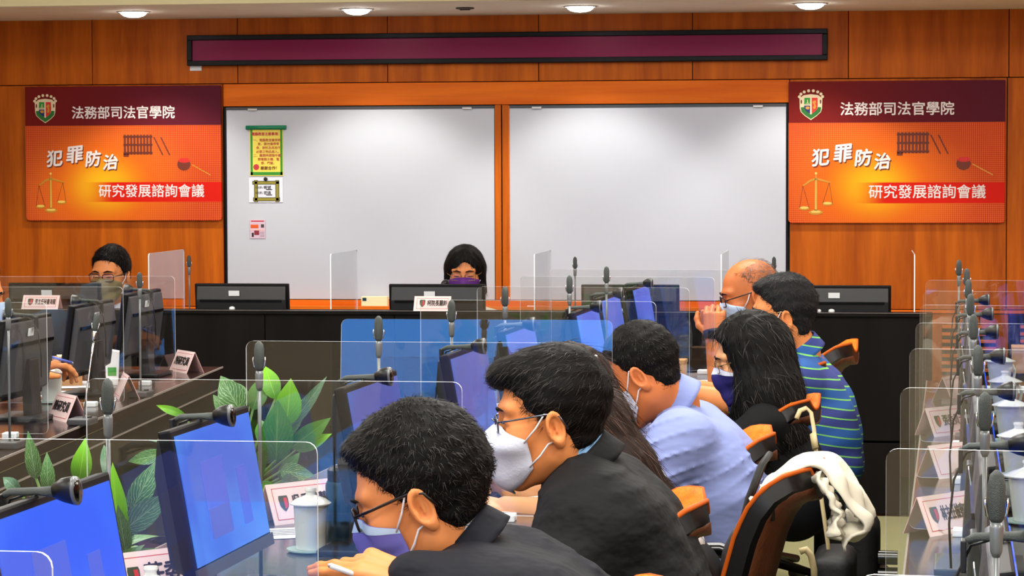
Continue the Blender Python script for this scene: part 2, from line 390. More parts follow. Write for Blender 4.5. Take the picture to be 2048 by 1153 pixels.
# ------------------------------------------------------------------ LED sign over the boards
x0, z1 = wp(374, 71, .03); x1, z0 = wp(1655, 118, .03)
z1 = wp(1015, 64, .03)[1]; z0 = wp(1015, 126, .03)[1]
t = empty('led_sign', ((x0 + x1) / 2, WALLY, z0), 0, 'long dark red display board in a black frame high on the wall', 'sign')
w_, h_ = x1 - x0, z1 - z0; b_ = .026
build('screen', MB().box((0, -.015, h_ / 2), (w_ - 2 * b_, .02, h_ - 2 * b_)), M['led'], t)
for nm, c, d in (('frame_rail', (0, -.02, h_ - b_ / 2), (w_, .04, b_)), ('frame_rail', (0, -.02, b_ / 2), (w_, .04, b_)),
                 ('frame_stile', (-w_ / 2 + b_ / 2, -.02, h_ / 2), (b_, .04, h_ - 2 * b_)), ('frame_stile', (w_ / 2 - b_ / 2, -.02, h_ / 2), (b_, .04, h_ - 2 * b_))):
    build(nm, MB().box(c, d), M['frame_black'], t, bevel=.004)
px_, pz_ = wp(392, 136)
tag(build('wall_label', MB().box((px_, WALLY - .003, pz_), (.062, .006, .03)), M['paper'], bevel=.001), 'small white label below the display board left end', 'label')

# ------------------------------------------------------------------ posters
class NG:                                                   # tiny node-expression helper
    def __init__(s, nt): s.nt = nt
    def m(s, op, a, b=None, c=None, clamp=False):
        n = s.nt.nodes.new('ShaderNodeMath'); n.operation = op; n.use_clamp = clamp
        for i, q in enumerate((a, b, c)):
            if q is None: continue
            if isinstance(q, (int, float)): n.inputs[i].default_value = q
            else: s.nt.links.new(q, n.inputs[i])
        return n.outputs[0]
    def step(s, x, lo, hi):
        n = s.nt.nodes.new('ShaderNodeMapRange'); n.interpolation_type = 'SMOOTHSTEP'
        s.nt.links.new(x, n.inputs['Value']); n.inputs['From Min'].default_value = lo; n.inputs['From Max'].default_value = hi
        return n.outputs[0]
    def mix(s, f, a, b):
        n = s.nt.nodes.new('ShaderNodeMix'); n.data_type = 'RGBA'
        for k_, q in (('Factor', f), ('A', a), ('B', b)):
            if isinstance(q, (int, float, tuple)): n.inputs[k_].default_value = q
            else: s.nt.links.new(q, n.inputs[k_])
        return n.outputs['Result']
def poster_mat(w_, h_):
    mt = bpy.data.materials.new('poster_print'); mt.use_nodes = True; nt = mt.node_tree; g = NG(nt); b = nt.nodes['Principled BSDF']
    tc = nt.nodes.new('ShaderNodeTexCoord'); sp = nt.nodes.new('ShaderNodeSeparateXYZ'); nt.links.new(tc.outputs['Object'], sp.inputs[0])
    u = g.m('MULTIPLY_ADD', sp.outputs[0], 1 / w_, .5); v = g.m('MULTIPLY_ADD', sp.outputs[2], -1 / h_, 1.0)
    du = g.m('MULTIPLY', g.m('SUBTRACT', u, .40), 1.15); dv = g.m('SUBTRACT', v, .74)
    r = g.m('SQRT', g.m('ADD', g.m('MULTIPLY', du, du), g.m('MULTIPLY', dv, dv)))
    col = g.mix(g.step(r, .0, .30), srgb(255, 196, 30), srgb(240, 108, 22))
    col = g.mix(g.step(r, .22, .62), col, srgb(206, 50, 24))
    cu = g.m('FRACT', g.m('MULTIPLY', u, 106)); cv = g.m('FRACT', g.m('MULTIPLY', v, 72))
    ln = g.m('MAXIMUM', g.m('LESS_THAN', cu, .3), g.m('LESS_THAN', cv, .3))
    col = g.mix(g.m('MULTIPLY', g.m('MULTIPLY', ln, g.step(r, .12, .45)), .42), col, srgb(255, 150, 70))
    band = g.m('MULTIPLY', g.m('GREATER_THAN', v, .715), g.m('LESS_THAN', v, .862))
    col = g.mix(g.m('MULTIPLY', band, g.step(u, .28, .46)), col, srgb(228, 34, 20))
    n = nt.nodes.new('ShaderNodeTexNoise'); n.inputs['Scale'].default_value = 3
    head = g.mix(g.step(u, 0, 1), srgb(122, 26, 22), srgb(94, 26, 44))
    col = g.mix(g.m('LESS_THAN', v, .293), col, head)
    nt.links.new(col, b.inputs['Base Color']); b.inputs['Roughness'].default_value = .6; b.inputs['Specular IOR Level'].default_value = .12
    return mt
M['gold'] = mat('ink_gold', srgb(214, 150, 40), .4, metal=.2)
M['gold_lt'] = mat('ink_gold_light', srgb(250, 208, 96), .4)
M['crest_green'] = mat('crest_green', srgb(40, 150, 44), .6); M['crest_dkgreen'] = mat('crest_darkgreen', srgb(30, 112, 36), .6)
M['crest_red'] = mat('crest_red', srgb(226, 40, 34), .6); M['crest_blue'] = mat('crest_blue', srgb(20, 34, 112), .6)
M['crest_cream'] = mat('crest_cream', srgb(244, 222, 182), .6)
M['ink_shadow'] = mat('ink_maroon', srgb(104, 36, 14), .6); M['ink_brown'] = mat('ink_brown', srgb(120, 44, 16), .6)
def flat(poly, y, th=.0012):
    mb = MB(); mb.prism(poly, y, y - th, 'y'); return mb
def circ(cx, cz, r, n=14, ry=None): return [(cx + r * math.cos(2 * math.pi * i / n), cz + (ry or r) * math.sin(2 * math.pi * i / n)) for i in range(n)]
def shield(cx, cz, w_, h_):
    P = [(-1, .62), (-.86, 1), (.86, 1), (1, .62), (.92, -.1), (.8, -.38), (.5, -.68), (0, -1), (-.5, -.68), (-.8, -.38), (-.92, -.1)]
    return [(cx + a * w_ / 2, cz + b * h_ / 2) for a, b in P]
def crest(par, cx, cz, s, y):                                  # s = height
    def part(nm, poly, mt, lv): return build(nm, flat(poly, y - lv * .0009, .0008), mt, par)
    w_ = s * .8
    part('crest_mantle', [(cx + a * w_ * .5, cz + b * s * .5) for a, b in ((-.98, .5), (-.6, .72), (.0, .78), (.6, .72), (.98, .5), (.95, -.2), (.86, -.45), (.5, -.72), (0, -1), (-.5, -.72), (-.86, -.45), (-.95, -.2))], M['crest_cream'], 1)
    part('crest_ribbon', [(cx + a * w_ * .5, cz + b * s * .5) for a, b in ((-.88, -.12), (-.55, -.1), (.55, -.1), (.88, -.12), (.82, -.42), (.48, -.68), (0, -.93), (-.48, -.68), (-.82, -.42))], M['crest_dkgreen'], 2)
    part('crest_shield', shield(cx, cz + s * .0, w_ * .66, s * .62), M['crest_cream'], 3)
    z0_, z1_, zm = cz - s * .285, cz + s * .265, cz + s * .02
    part('crest_quarter', [(cx - w_ * .28, z1_), (cx - .004, z1_), (cx - .004, zm + .003), (cx - w_ * .29, zm + .003)], M['crest_green'], 4)
    part('crest_quarter', [(cx - w_ * .29, zm - .003), (cx - .004, zm - .003), (cx - .004, z0_), (cx - w_ * .2, cz - s * .19), (cx - w_ * .28, cz - s * .1)], M['crest_blue'], 4)
    part('crest_half', [(cx + .004, z1_), (cx + w_ * .28, z1_), (cx + w_ * .29, zm), (cx + w_ * .27, cz - s * .1), (cx + w_ * .2, cz - s * .19), (cx + .004, z0_)], M['crest_red'], 4)
    part('crest_lion', [(cx + w_ * q, cz + s * e) for q, e in ((.06, .1), (.1, .16), (.2, .18), (.23, .1), (.17, .07), (.22, .0), (.2, -.1), (.12, -.13), (.08, -.06), (.14, -.02), (.12, .04))], M['gold'], 5)
    part('crest_book', [(cx - w_ * .23, cz - s * .05), (cx - w_ * .14, cz - s * .03), (cx - w_ * .06, cz - s * .05), (cx - w_ * .07, cz - s * .12), (cx - w_ * .14, cz - s * .14), (cx - w_ * .22, cz - s * .11)], M['gold'], 5)
    part('crest_scales', [(cx - w_ * .16, cz + s * .2), (cx - w_ * .13, cz + s * .2), (cx - w_ * .13, cz + s * .08), (cx - w_ * .06, cz + s * .08), (cx - w_ * .06, cz + s * .065), (cx - w_ * .23, cz + s * .065), (cx - w_ * .23, cz + s * .08), (cx - w_ * .16, cz + s * .08)], M['crest_cream'], 5)
    for i in range(8):
        a = R(172 - 164 * i / 7); part('crest_bead', circ(cx + math.cos(a) * w_ * .5, cz + s * .27 + math.sin(a) * s * .24, s * .052), M['crest_cream'], 2)
    for sg in (-1, 1): part('crest_slot', circ(cx + sg * w_ * .41, cz + s * .13, s * .025, 10, s * .075), M['ink_shadow'], 3)
ROTX = (R(90), 0, 0)
def poster(px0, py0, px1, py1, label):
    x0, z1 = wp(px0, py0, .01); x1, z0 = wp(px1, py1, .01); w_, h_ = x1 - x0, z1 - z0
    t = empty('poster', ((x0 + x1) / 2, WALLY - .012, z0), 0, label, 'poster', 'the two matching conference posters')
    r = .018; pl = []
    for cx, cz, a0 in ((w_ / 2 - r, r, -90), (w_ / 2 - r * .3, h_ - r * .3, 0), (-w_ / 2 + r * .3, h_ - r * .3, 90), (-w_ / 2 + r, r, 180)):
        rr = r if cz < .1 else r * .3
        pl += [(cx + rr * math.cos(R(a0 + i * 22.5)), cz + rr * math.sin(R(a0 + i * 22.5))) for i in range(5)]
    build('sheet', MB().prism(pl, 0, -.012, 'y'), poster_mat(w_, h_), t)
    U = lambda u, v: ((u - .5) * w_, -.0128, (1 - v) * h_)
    def tx(nm, s, u, v, sz, mt, **k): q = U(u, v); return text(nm, s, sz, mt, t, (q[0], q[1] - k.pop('dy', 0), q[2]), ROTX, **k)
    cw = w_ * .529 / 8
    tx('title_lettering', '法務部司法官學院', .503, .203, cw, M['ink_white'], bold=cw * .018, sx=1.0)
    sw = w_ * .542 / 8
    tx('subtitle_lettering', '研究發展諮詢會議', .643, .787, sw, M['ink_white'], bold=sw * .012)
    for ch, u, v, q, rr in (('犯', .145, .545, 1.28, 6), ('罪', .248, .517, 1.36, 6), ('防', .342, .548, 1.24, 4), ('治', .432, .574, 1.2, 4)):
        a = tx('brush_shadow', ch, u + .004, v + .008, cw * q, M['ink_brown'], bold=cw * .04, shear=.18); a.rotation_euler = (R(90), R(-rr), 0)
        a = tx('brush_lettering', ch, u, v, cw * q, M['ink_white'], bold=cw * .036, shear=.18, dy=.001); a.rotation_euler = (R(90), R(-rr), 0)
    q = U(.104, .17); crest(t, q[0], q[2], h_ * .205, -.0122)
    # printed pair of scales
    q = U(.128, .80); cx, cz, s = q[0], q[2], h_ * .29
    P = lambda a, b: (cx + a * s, cz + b * s)
    def pr(nm, poly, mt, lv=1): return build(nm, flat([P(*c) for c in poly], -.012 - lv * .0006, .0006), mt, t)
    pr('scales_column', [(-.035, -.4), (.035, -.4), (.028, .3), (.012, .5), (-.012, .5), (-.028, .3)], M['gold'])
    pr('scales_column_light', [(-.01, -.36), (.012, -.36), (.008, .42), (-.004, .42)], M['gold_lt'], 2)
    pr('scales_beam', [(-.3, .2), (-.12, .32), (.0, .36), (.14, .33), (.34, .28), (.36, .31), (.12, .385), (.0, .41), (-.14, .37), (-.32, .23)], M['gold'])
    pr('scales_base', circ(0, -.43, .17, 16, .06), M['gold']); pr('scales_base_light', circ(0, -.415, .12, 16, .03), M['gold_lt'], 2)
    for sg, bz in ((-1, -.33), (1, -.22)):
        pr('scales_pan', circ(sg * .28, bz, .13, 16, .05), M['gold']); pr('scales_pan_light', circ(sg * .28, bz + .012, .1, 16, .03), M['gold_lt'], 2)
        top = .215 if sg < 0 else .295
        for e in (-.12, .12): pr('scales_chain', [(sg * .32, top), (sg * .28 + e, bz), (sg * .28 + e + .008, bz), (sg * .32 + .008, top)], M['ink_shadow'])
    pr('scales_finial', circ(0, .52, .03, 10), M['gold_lt'], 2)
    # printed cell bars and gavel
    def rect(nm, u0, v0, u1, v1, mt, lv=1):
        a, b = U(u0, v0), U(u1, v1); return build(nm, flat([(a[0], b[2]), (b[0], b[2]), (b[0], a[2]), (a[0], a[2])], -.012 - lv * .0006, .0005), mt, t)
    for i in range(9): rect('cell_bar', .505 + i * .0165, .362, .516 + i * .0165, .51, M['ink_brown'])
    for vv in (.37, .43, .49): rect('cell_bar', .503, vv, .652, vv + .014, M['ink_shadow'], 2)
    rect('cell_bar', .503, .5, .53, .526, M['ink_brown'])
    for u in (.655, .69):
        a, b = U(u, .38), U(u + .045, .515); build('cell_bar', flat([(a[0], a[2]), (a[0] + .008, a[2]), (b[0] + .008, b[2]), (b[0], b[2])], -.0126, .0005), M['ink_brown'], t)
    q = U(.81, .585); build('gavel_head', flat(circ(q[0], q[2], w_ * .034, 12, h_ * .045), -.0126, .0005), M['ink_brown'], t)
    q = U(.812, .555); build('gavel_cap', flat(circ(q[0], q[2], w_ * .03, 12, h_ * .018), -.0132, .0005), M['crest_red'], t)
    a, b = U(.85, .59), U(.945, .665); build('gavel_handle', flat([(a[0], a[2]), (a[0], a[2] + .006), (b[0], b[2] + .004), (b[0], b[2] - .002)], -.0126, .0005), M['gold'], t)
    return t
poster(51.5, 174, 445, 441, 'red and orange conference poster on the left of the whiteboards')
poster(1577.5, 163.5, 2009, 446, 'red and orange conference poster on the right of the whiteboards')

# ------------------------------------------------------------------ notices on the left board
M['notice_yellow'] = mat('notice_yellow', srgb(255, 232, 92), .55); M['notice_white'] = mat('notice_white', srgb(238, 240, 250), .4)
M['olive'] = mat('olive', srgb(150, 140, 44), .6); M['rod_green'] = mat('rod_green', srgb(16, 140, 96), .4)
M['orange_ink'] = mat('orange_ink', srgb(232, 96, 26), .6); M['pinkish'] = mat('flyer_pink', srgb(226, 196, 214), .5)
def sheet(name, px0, py0, px1, py1, mt, label):
    x0, z1 = wp(px0, py0, .01); x1, z0 = wp(px1, py1, .01)
    t = empty(name, ((x0 + x1) / 2, WALLY - .0115, z0), 0, label, 'notice')
    w_, h_ = x1 - x0, z1 - z0
    build('sheet', MB().box((0, -.001, h_ / 2), (w_, .002, h_)), mt, t)
    U = lambda u, v: ((u - .5) * w_, -.0028, (1 - v) * h_)
    return t, w_, h_, U
t, w_, h_, U = sheet('notice', 499.5, 254, 567, 352, M['notice_yellow'], 'yellow notice with green border and red writing on the whiteboard')
for a, b in (((.02, .03), (.085, .985)), ((.915, .03), (.98, .985)), ((.02, .92), (.98, .985))):
    p, q = U(*a), U(*b); build('border', flat([(p[0], q[2]), (q[0], q[2]), (q[0], p[2]), (p[0], p[2])], -.002, .0006), M['ink_green'], t)
p = U(.5, .015); build('top_rod', MB().tube([(-w_ * .6, -.008, p[2]), (w_ * .6, -.008, p[2])], .011, 10), M['rod_green'], t, smooth=True)
s = w_ / 9.3
text('title_lettering', '電腦教室注意事項：', s * .92, M['ink_red'], t, U(.5, .15), ROTX, bold=s * .02)
for i, l in enumerate(('一、電腦教室嚴禁飲', '食，請勿攜帶零', '食、飲料及其他不', '必要之物品進入。', '二、離開時請隨手關', '閉電腦主機、電', '燈、門窗。')):
    text('lettering', l, s * .86, M['ink_red'], t, U(.52 if i % 4 == 0 else .56, .275 + i * .078), ROTX)
text('thanks_lettering', '謝謝合作！', s * 1.05, M['ink_brown'], t, U(.6, .845), ROTX, bold=s * .015)
q = U(.19, .82); build('flower_print', flat(circ(q[0], q[2], .016, 8), -.0022, .0006), M['ink_red'], t)
t, w_, h_, U = sheet('notice', 498, 356, 566, 405, M['notice_white'], 'white sheet with drawn olive bamboo frame below the yellow notice')
for a, b in (((.12, .15), (.88, .25)), ((.14, .82), (.9, .93)), ((.17, .12), (.25, .96)), ((.8, .12), (.88, .96))):
    p, q = U(*a), U(*b)
    build('bamboo_edge', flat([(p[0] - .003, q[2] - .003), (q[0] + .003, q[2] - .003), (q[0] + .003, p[2] + .003), (p[0] - .003, p[2] + .003)], -.002, .0005), M['ink_black'], t)
    build('bamboo', flat([(p[0], q[2]), (q[0], q[2]), (q[0], p[2]), (p[0], p[2])], -.0026, .0006), M['olive'], t)
build('magnet', MB().lathe([(.010, 0), (.010, .006), (.006, .009)], 14), M['black'], t, loc=(U(.5, .05)[0], -.003, U(.5, .05)[2]), rot=(R(90), 0, 0))
text('lettering', 'WiFi 帳號', .02, M['ink_black'], t, U(.42, .4), ROTX); text('lettering', 'WiFi 密碼', .02, M['ink_black'], t, U(.42, .62), ROTX)
for v in (.5, .72): p = U(.6, v); build('line_print', flat([(p[0] - .016, p[2]), (p[0] + .016, p[2]), (p[0] + .016, p[2] + .005), (p[0] - .016, p[2] + .005)], -.002, .0005), M['grey_shell'], t)
t, w_, h_, U = sheet('flyer', 500, 440, 531, 477, M['pinkish'], 'small pink and white flyer low on the whiteboard')
def fr(nm, u0, v0, u1, v1, mt):
    a, b = U(u0, v0), U(u1, v1); build(nm, flat([(a[0], b[2]), (b[0], b[2]), (b[0], a[2]), (a[0], a[2])], -.002, .0006), mt, t)
fr('orange_print', .05, .26, .55, .45, M['orange_ink']); fr('pink_print', .02, .5, .98, .58, M['ink_red'] if 0 else M['card_pink'])
fr('dark_print', .72, .24, .92, .42, M['grey_shell']); fr('red_print', .28, .58, .6, .82, mat('maroon_ink', srgb(140, 40, 60), .6)); fr('black_print', .12, .7, .25, .93, M['ink_black'])
for v in (.66, .74, .82, .9): fr('line_print', .65, v, .95, v + .02, M['mic_grey'])
fr('header_print', .08, .04, .92, .1, M['ink_red'])

# ------------------------------------------------------------------ desks
M['line'] = mat('edge_line', srgb(150, 140, 134), .3)
def desk_run(row, d0, d1, t0, t1, label, front, topm, lip=True):
    """front = side (+1 / -1 in t) that carries the closed front panel"""
    a, b = row.p(d0), row.p(d1); L = (b - a).length
    t = empty('desk', (a.x, a.y, 0), row.rz, label, 'desk')
    build('desktop', MB().box(((t0 + t1) / 2, L / 2, DESK - .02), (t1 - t0, L, .04)), topm, t, bevel=.003)
    tf = t1 if front > 0 else t0
    build('edge_strip', MB().box((tf + front * .001, L / 2, DESK - .003), (.004, L, .006)), M['line'], t)
    if lip:
        build('fascia', MB().box((tf - front * .02, L / 2, DESK - .06), (.03, L, .045)), M['wood_dk'], t, bevel=.002)
        build('fascia_line', MB().box((tf - front * .004, L / 2, DESK - .085), (.004, L, .005)), M['line'], t)
    n = max(1, round(L / .82))
    for i in range(n):
        build('front_panel', MB().box((tf - front * .05, L * (i + .5) / n, .36), (.024, L / n - .004, .60)), M['wood_dk'], t, bevel=.002)
    build('plinth', MB().box((tf - front * .07, L / 2, .03), (.02, L, .06)), M['black'], t)
    for i in range(n + 1):
        build('end_panel', MB().box(((t0 + t1) / 2, min(max(L * i / n, .02), L - .02), .35), ((t1 - t0) - .16, .026, .69)), M['wood_dk'], t, bevel=.002)
    return t
desk_run(MID, 1.2, 9.35, -.74, .02, 'long desk run in front of the people seated on the right', -1, M['desktop_grey'])
desk_run(LEFT, 3.8, 9.75, -.72, 0.0, 'long dark desk run along the left with monitors facing away', 1, M['desktop'])
desk_run(RIGHT, 1.0, 9.0, 0.0, .74, 'glossy reddish desk run along the right picture edge', -1, M['desktop'], lip=False)

# head table
HX0, HX1 = -4.4, on_y(1865, 700, HEADY).x
HTOP = .885
t = empty('head_table', (HX0, HEADY, 0), 0, 'long black head table with raised front across the room', 'table')
HL = HX1 - HX0
n = 8
for i in range(n):
    build('front_panel', MB().box((HL * (i + .5) / n, .015, .60), (HL / n - .003, .03, .54)), M['wood_dk'], t, bevel=.002)
    build('lower_panel', MB().box((HL * (i + .5) / n, .022, .165), (HL / n - .003, .03, .31)), M['wood_dk'], t, bevel=.002)
build('top_rail', MB().box((HL / 2, .05, HTOP - .008), (HL, .12, .016)), M['wood_dk'], t, bevel=.002)
build('inner_backing', MB().box((HL / 2, .05, .44), (HL - .02, .02, .84)), M['wood_dk'], t)
build('edge_line', MB().box((HL / 2, .0, HTOP - .002), (HL - .05, .012, .005)), M['silver'], t)
build('desktop', MB().box((HL / 2, .44, DESK - .02), (HL, .8, .04)), M['desktop'], t, bevel=.003)
for i in range(n + 1): build('support', MB().box((min(max(HL * i / n, .02), HL - .02), .42, .35), (.03, .7, .70)), M['wood_dk'], t, bevel=.002)
# ------------------------------------------------------------------ monitors
def screen_mat(name, c1, c2, s):
    mt = bpy.data.materials.new(name); mt.use_nodes = True; nt = mt.node_tree; g = NG(nt); b = nt.nodes['Principled BSDF']
    tc = nt.nodes.new('ShaderNodeTexCoord'); n = nt.nodes.new('ShaderNodeTexNoise'); n.inputs['Scale'].default_value = 5; n.inputs['Detail'].default_value = 1.5
    nt.links.new(tc.outputs['Object'], n.inputs['Vector'])
    col = g.mix(g.step(n.outputs['Fac'], .38, .62), c1, c2)
    nt.links.new(col, b.inputs['Emission Color']); b.inputs['Emission Strength'].default_value = s
    b.inputs['Base Color'].default_value = (.01, .01, .015, 1); b.inputs['Roughness'].default_value = .25; b.inputs['Specular IOR Level'].default_value = .15; mt.cycles.emission_sampling = 'NONE'
    return mt
M['screen_blue'] = screen_mat('screen_blue', srgb(48, 98, 250), srgb(62, 116, 255), 1.0)
M['screen_mix'] = screen_mat('screen_bluegrey', srgb(64, 112, 232), srgb(84, 146, 250), .95)
M['screen_violet'] = screen_mat('screen_violet', srgb(96, 104, 196), srgb(84, 120, 214), .8)
M['screen_win'] = mat('screen_window', (.01, .01, .02, 1), .3, emit=srgb(74, 104, 232), es=.95)
M['screen_win2'] = mat('screen_window_dark', (.01, .01, .02, 1), .3, emit=srgb(92, 100, 210), es=.85)
M['sticker'] = mat('sticker', srgb(226, 230, 232), .5)
M['logo_grey'] = mat('logo_grey', srgb(120, 120, 122), .4)
MW, MH = .44, .252
def monitor(label, scr=None, back_logo=False, tilt=10, lift=.10, shell='black_shell', details=True, wins=0):
    t = empty('computer_monitor', label=label, cat='monitor', group='computer monitors')
    Mx = Matrix.Rotation(R(-tilt), 4, 'Y'); Mx.translation = (0, 0, lift)
    build('housing', MB().box((-.012, 0, MH / 2), (.022, MW, MH)).xf(Mx), M['frame_black'], t, bevel=.004)
    build('back_shell', MB().prism([(-.022, .012), (-.045, .03), (-.045, MH - .07), (-.03, MH - .012), (-.022, MH - .008)], -MW / 2 + .012, MW / 2 - .012, 'y').xf(Mx), M[shell], t, bevel=.003)
    build('back_ridge', MB().box((-.047, 0, MH - .074), (.006, MW - .06, .01)).xf(Mx), M['black_gloss'], t)
    if scr:
        so = build('screen', MB().box((.0005, 0, MH / 2 + .006), (.002, MW - .026, MH - .036)).xf(Mx), scr, t)
        if wins:
            build('screen_window', MB().box((.0018, -.05, MH / 2 - .005), (.0006, .12, .13)).xf(Mx), M['screen_win'], t)
            build('screen_window', MB().box((.0022, -.05, MH / 2 - .045), (.0006, .11, .05)).xf(Mx), M['screen_win2'], t)
            build('screen_window', MB().box((.0018, .1, MH / 2 - .02), (.0006, .05, .1)).xf(Mx), M['screen_win'], t)
    build('chin', MB().box((.001, 0, .011), (.004, MW - .004, .02)).xf(Mx), M['grey_shell'] if details else M['black'], t)
    build('neck', MB().prism([(-.05, 0), (-.085, 0), (-.075, lift + .12), (-.045, lift + .12)], -.04, .04, 'y'), M['black'], t, bevel=.004)
    build('base', MB().box((-.05, 0, .007), (.17, .2, .014)), M['black'], t, bevel=.004)
    build('sticker', MB().box((-.0465 if 1 else 0, .03, MH - .04), (.0016, .05, .024)).xf(Mx), M['sticker'], t)
    if back_logo:
        o = text('logo_lettering', 'AOC', .03, M['logo_grey'], t, (-.052, .02, lift + MH - .094), (R(90), 0, R(-90)), bold=.0006)
        o.parent = t
    return t
def place(t, p, rz): t.location = p; t.rotation_euler = (0, 0, rz); return t
def webcam(label, p, rz):
    t = empty('webcam', p, rz, label, 'webcam', 'webcams clipped on the monitors'); t.scale = (.85, .85, .85)
    build('lens_hood', MB().tube([(.035, 0, .006), (.05, 0, .008), (.066, 0, .008), (.07, 0, .008)], [.013, .022, .026, .024], 14, sx=.75), M['black'], t, smooth=True)
    build('hood_rim', MB().tube([(.068, 0, .008), (.0725, 0, .008)], [.0262, .0256], 14, sx=.75), M['mic_grey'], t, smooth=True)
    build('lens', MB().tube([(.0715, 0, .008), (.0745, 0, .008)], [.021, .019], 14, sx=.75), M['black_gloss'], t, smooth=True)
    build('arm', MB().tube([(.04, 0, .006), (.01, 0, .006), (-.035, 0, .004), (-.045, 0, -.002)], [.008, .0055, .005, .005], 8, sx=1.3), M['mic_dark'], t, smooth=True)
    build('clip', MB().box((-.05, 0, -.022), (.008, .03, .045)), M['black'], t, bevel=.002); build('clip_tab', MB().box((.006, 0, -.006), (.006, .03, .014)), M['black'], t, bevel=.002)
    build('cable', MB().tube([(.0, .006, .004), (-.04, .012, -.01), (-.062, .016, -.06), (-.07, .012, -.14), (-.066, .0, -.22)], .0022, 6), M['black'], t, smooth=True)
    return t
ORD = ('first', 'second', 'third', 'fourth', 'fifth', 'sixth', 'seventh', 'eighth', 'ninth', 'tenth')
# middle row: screens face the people on the right
mid_d = [3.19, 4.15, 4.95, 5.8, 6.62, 7.46, 8.26, 8.98]
mid_t = [-.245, -.335, -.255, -.235, -.265, -.215, -.265, -.26]
mids = []
for i, d in enumerate(mid_d):
    s_ = [M['screen_blue'], M['screen_mix'], M['screen_violet'], M['screen_violet'], M['screen_violet'], M['screen_mix'], M['screen_mix'], M['screen_mix']][i]
    lab = ['bright blue monitor screen cut by the lower left picture corner', 'blue monitor screen in front of the nearest masked man', ][i] if i < 2 else 'lit monitor in the middle row, %s counted from the camera' % ORD[i]
    tt = monitor(lab, s_, lift=.10, wins=1 if i in (0, 1) else 0)
    p = MID.p(d, mid_t[i], DESK); place(tt, p, MID.rz); mids.append(tt)
    top = MID.p(d, mid_t[i] - math.sin(R(10)) * MH - .012, DESK + .10 + math.cos(R(10)) * MH)
    wq = top + MID.dir * (-.04)
    webcam('black webcam clipped on the %s' % ('bright blue screen in the lower left corner' if i == 0 else 'blue screen before the nearest masked man' if i == 1 else '%s middle-row monitor from the camera' % ORD[i]), wq, MID.rz)
# left row: backs towards us
left_d = [6.75, 7.7, 8.54, 9.32]
for i, d in enumerate(left_d):
    nm = ['monitor back out of frame at the near end of the left desks', 'dark monitor back cut by the left picture edge', 'dark monitor back beside the leaning microphone on the left', 'dark monitor back at the far end of the left desks'][i]
    tt = monitor(nm, M['screen_blue'], tilt=8, lift=.068, shell='grey_shell')
    rz = LEFT.rz + math.pi - R(4)
    p = LEFT.p(d, -.265, DESK); place(tt, p, rz)
    Rm = Matrix.Rotation(rz, 4, 'Z'); q = p + Rm @ Vector((-.012 - math.sin(R(8)) * MH, .02, .068 + math.cos(R(8)) * MH))
    webcam('black webcam with drooping cable on the %s' % ('unseen near left monitor' if i == 0 else 'monitor at the left picture edge' if i == 1 else 'monitor beside the leaning microphone' if i == 2 else 'far left-row monitor'), q, rz)
# right row: backs towards us, seats out of frame on the right
right_d = [2.9, 3.85, 4.77, 5.66, 6.5, 7.29, 8.05]
for i, d in enumerate(right_d):
    tt = monitor('grey monitor back on the right desks, %s from the camera' % ORD[i], M['screen_blue'], tilt=8, lift=.085, shell='grey_shell')
    rz = RIGHT.rz; p = RIGHT.p(d, .19, DESK); place(tt, p, rz)
    q = p + Matrix.Rotation(rz, 4, 'Z') @ Vector((-.012 - math.sin(R(8)) * MH, .0, .085 + math.cos(R(8)) * MH))
    webcam('black webcam on the %s right-row monitor from the camera' % ORD[i], q, rz)
# head table: backs towards us
head_px = [(115, 575, 'left, in front of the man in the khaki mask'), (488, 579, 'alone between the man in khaki mask and the woman'), (877, 573, 'in front of the woman in the purple mask'), (1262, 587, 'right of the woman, before the right whiteboard'), (1682, 585, 'right of the striped polo shirt')]
for i, (px, py, lab) in enumerate(head_px):
    p = on_y(px, py, HEADY + .27)
    tt = monitor('head-table monitor back, ' + lab, M['screen_blue'], back_logo=True, tilt=6, lift=.0)
    lift = p.z - DESK - MH * .995; place(tt, (p.x, HEADY + .27, DESK + max(0, lift)), R(90))
    if lift > .01: build('riser', MB().box((-.05, 0, -lift / 2), (.16, .18, lift)), M['black'], tt)
    if i == 2: webcam('black webcam clipped on the head-table monitor before the woman', (p.x + .015, HEADY + .27 + .03, p.z + .002), R(90))

# ------------------------------------------------------------------ acrylic dividers
def rrect(x0, x1, z0, z1, r, n=4):
    pl = []
    for cx, cz, a0 in ((x1 - r, z0 + r, -90), (x1 - r, z1 - r, 0), (x0 + r, z1 - r, 90), (x0 + r, z0 + r, 180)):
        pl += [(cx + r * math.cos(R(a0 + i * 90 / n)), cz + r * math.sin(R(a0 + i * 90 / n))) for i in range(n + 1)]
    return pl
def divider(label, p, rz, x0, x1, h, r=.016, th=.005):
    t = empty('acrylic_divider', p, rz, label, 'divider', 'clear acrylic desk dividers')
    mb = MB(); pl = rrect(x0, x1, .012, h, r); mb.prism(pl, -th / 2, th / 2, 'y'); k_ = len(pl); mb.m = [1] * k_ + [0, 0]
    build('sheet', mb, [M['acryl'], M['acryl_edge']], t)
    for q in (.16, .84):
        x = x0 + (x1 - x0) * q
        build('foot', MB().box((x, -.013, .008), (.04, .018, .016)), M['acryl_edge'], t, bevel=.003); build('foot', MB().box((x, .013, .008), (.04, .018, .016)), M['acryl_edge'], t, bevel=.003)
    return t
mid_pane = [2.45, 3.44, 4.41, 5.4, 6.21, 7.08, 7.9, 8.66, 9.3]
pane_yaw = [3, 3, 2, 2, 3.2, -2, -2, -2, -2]
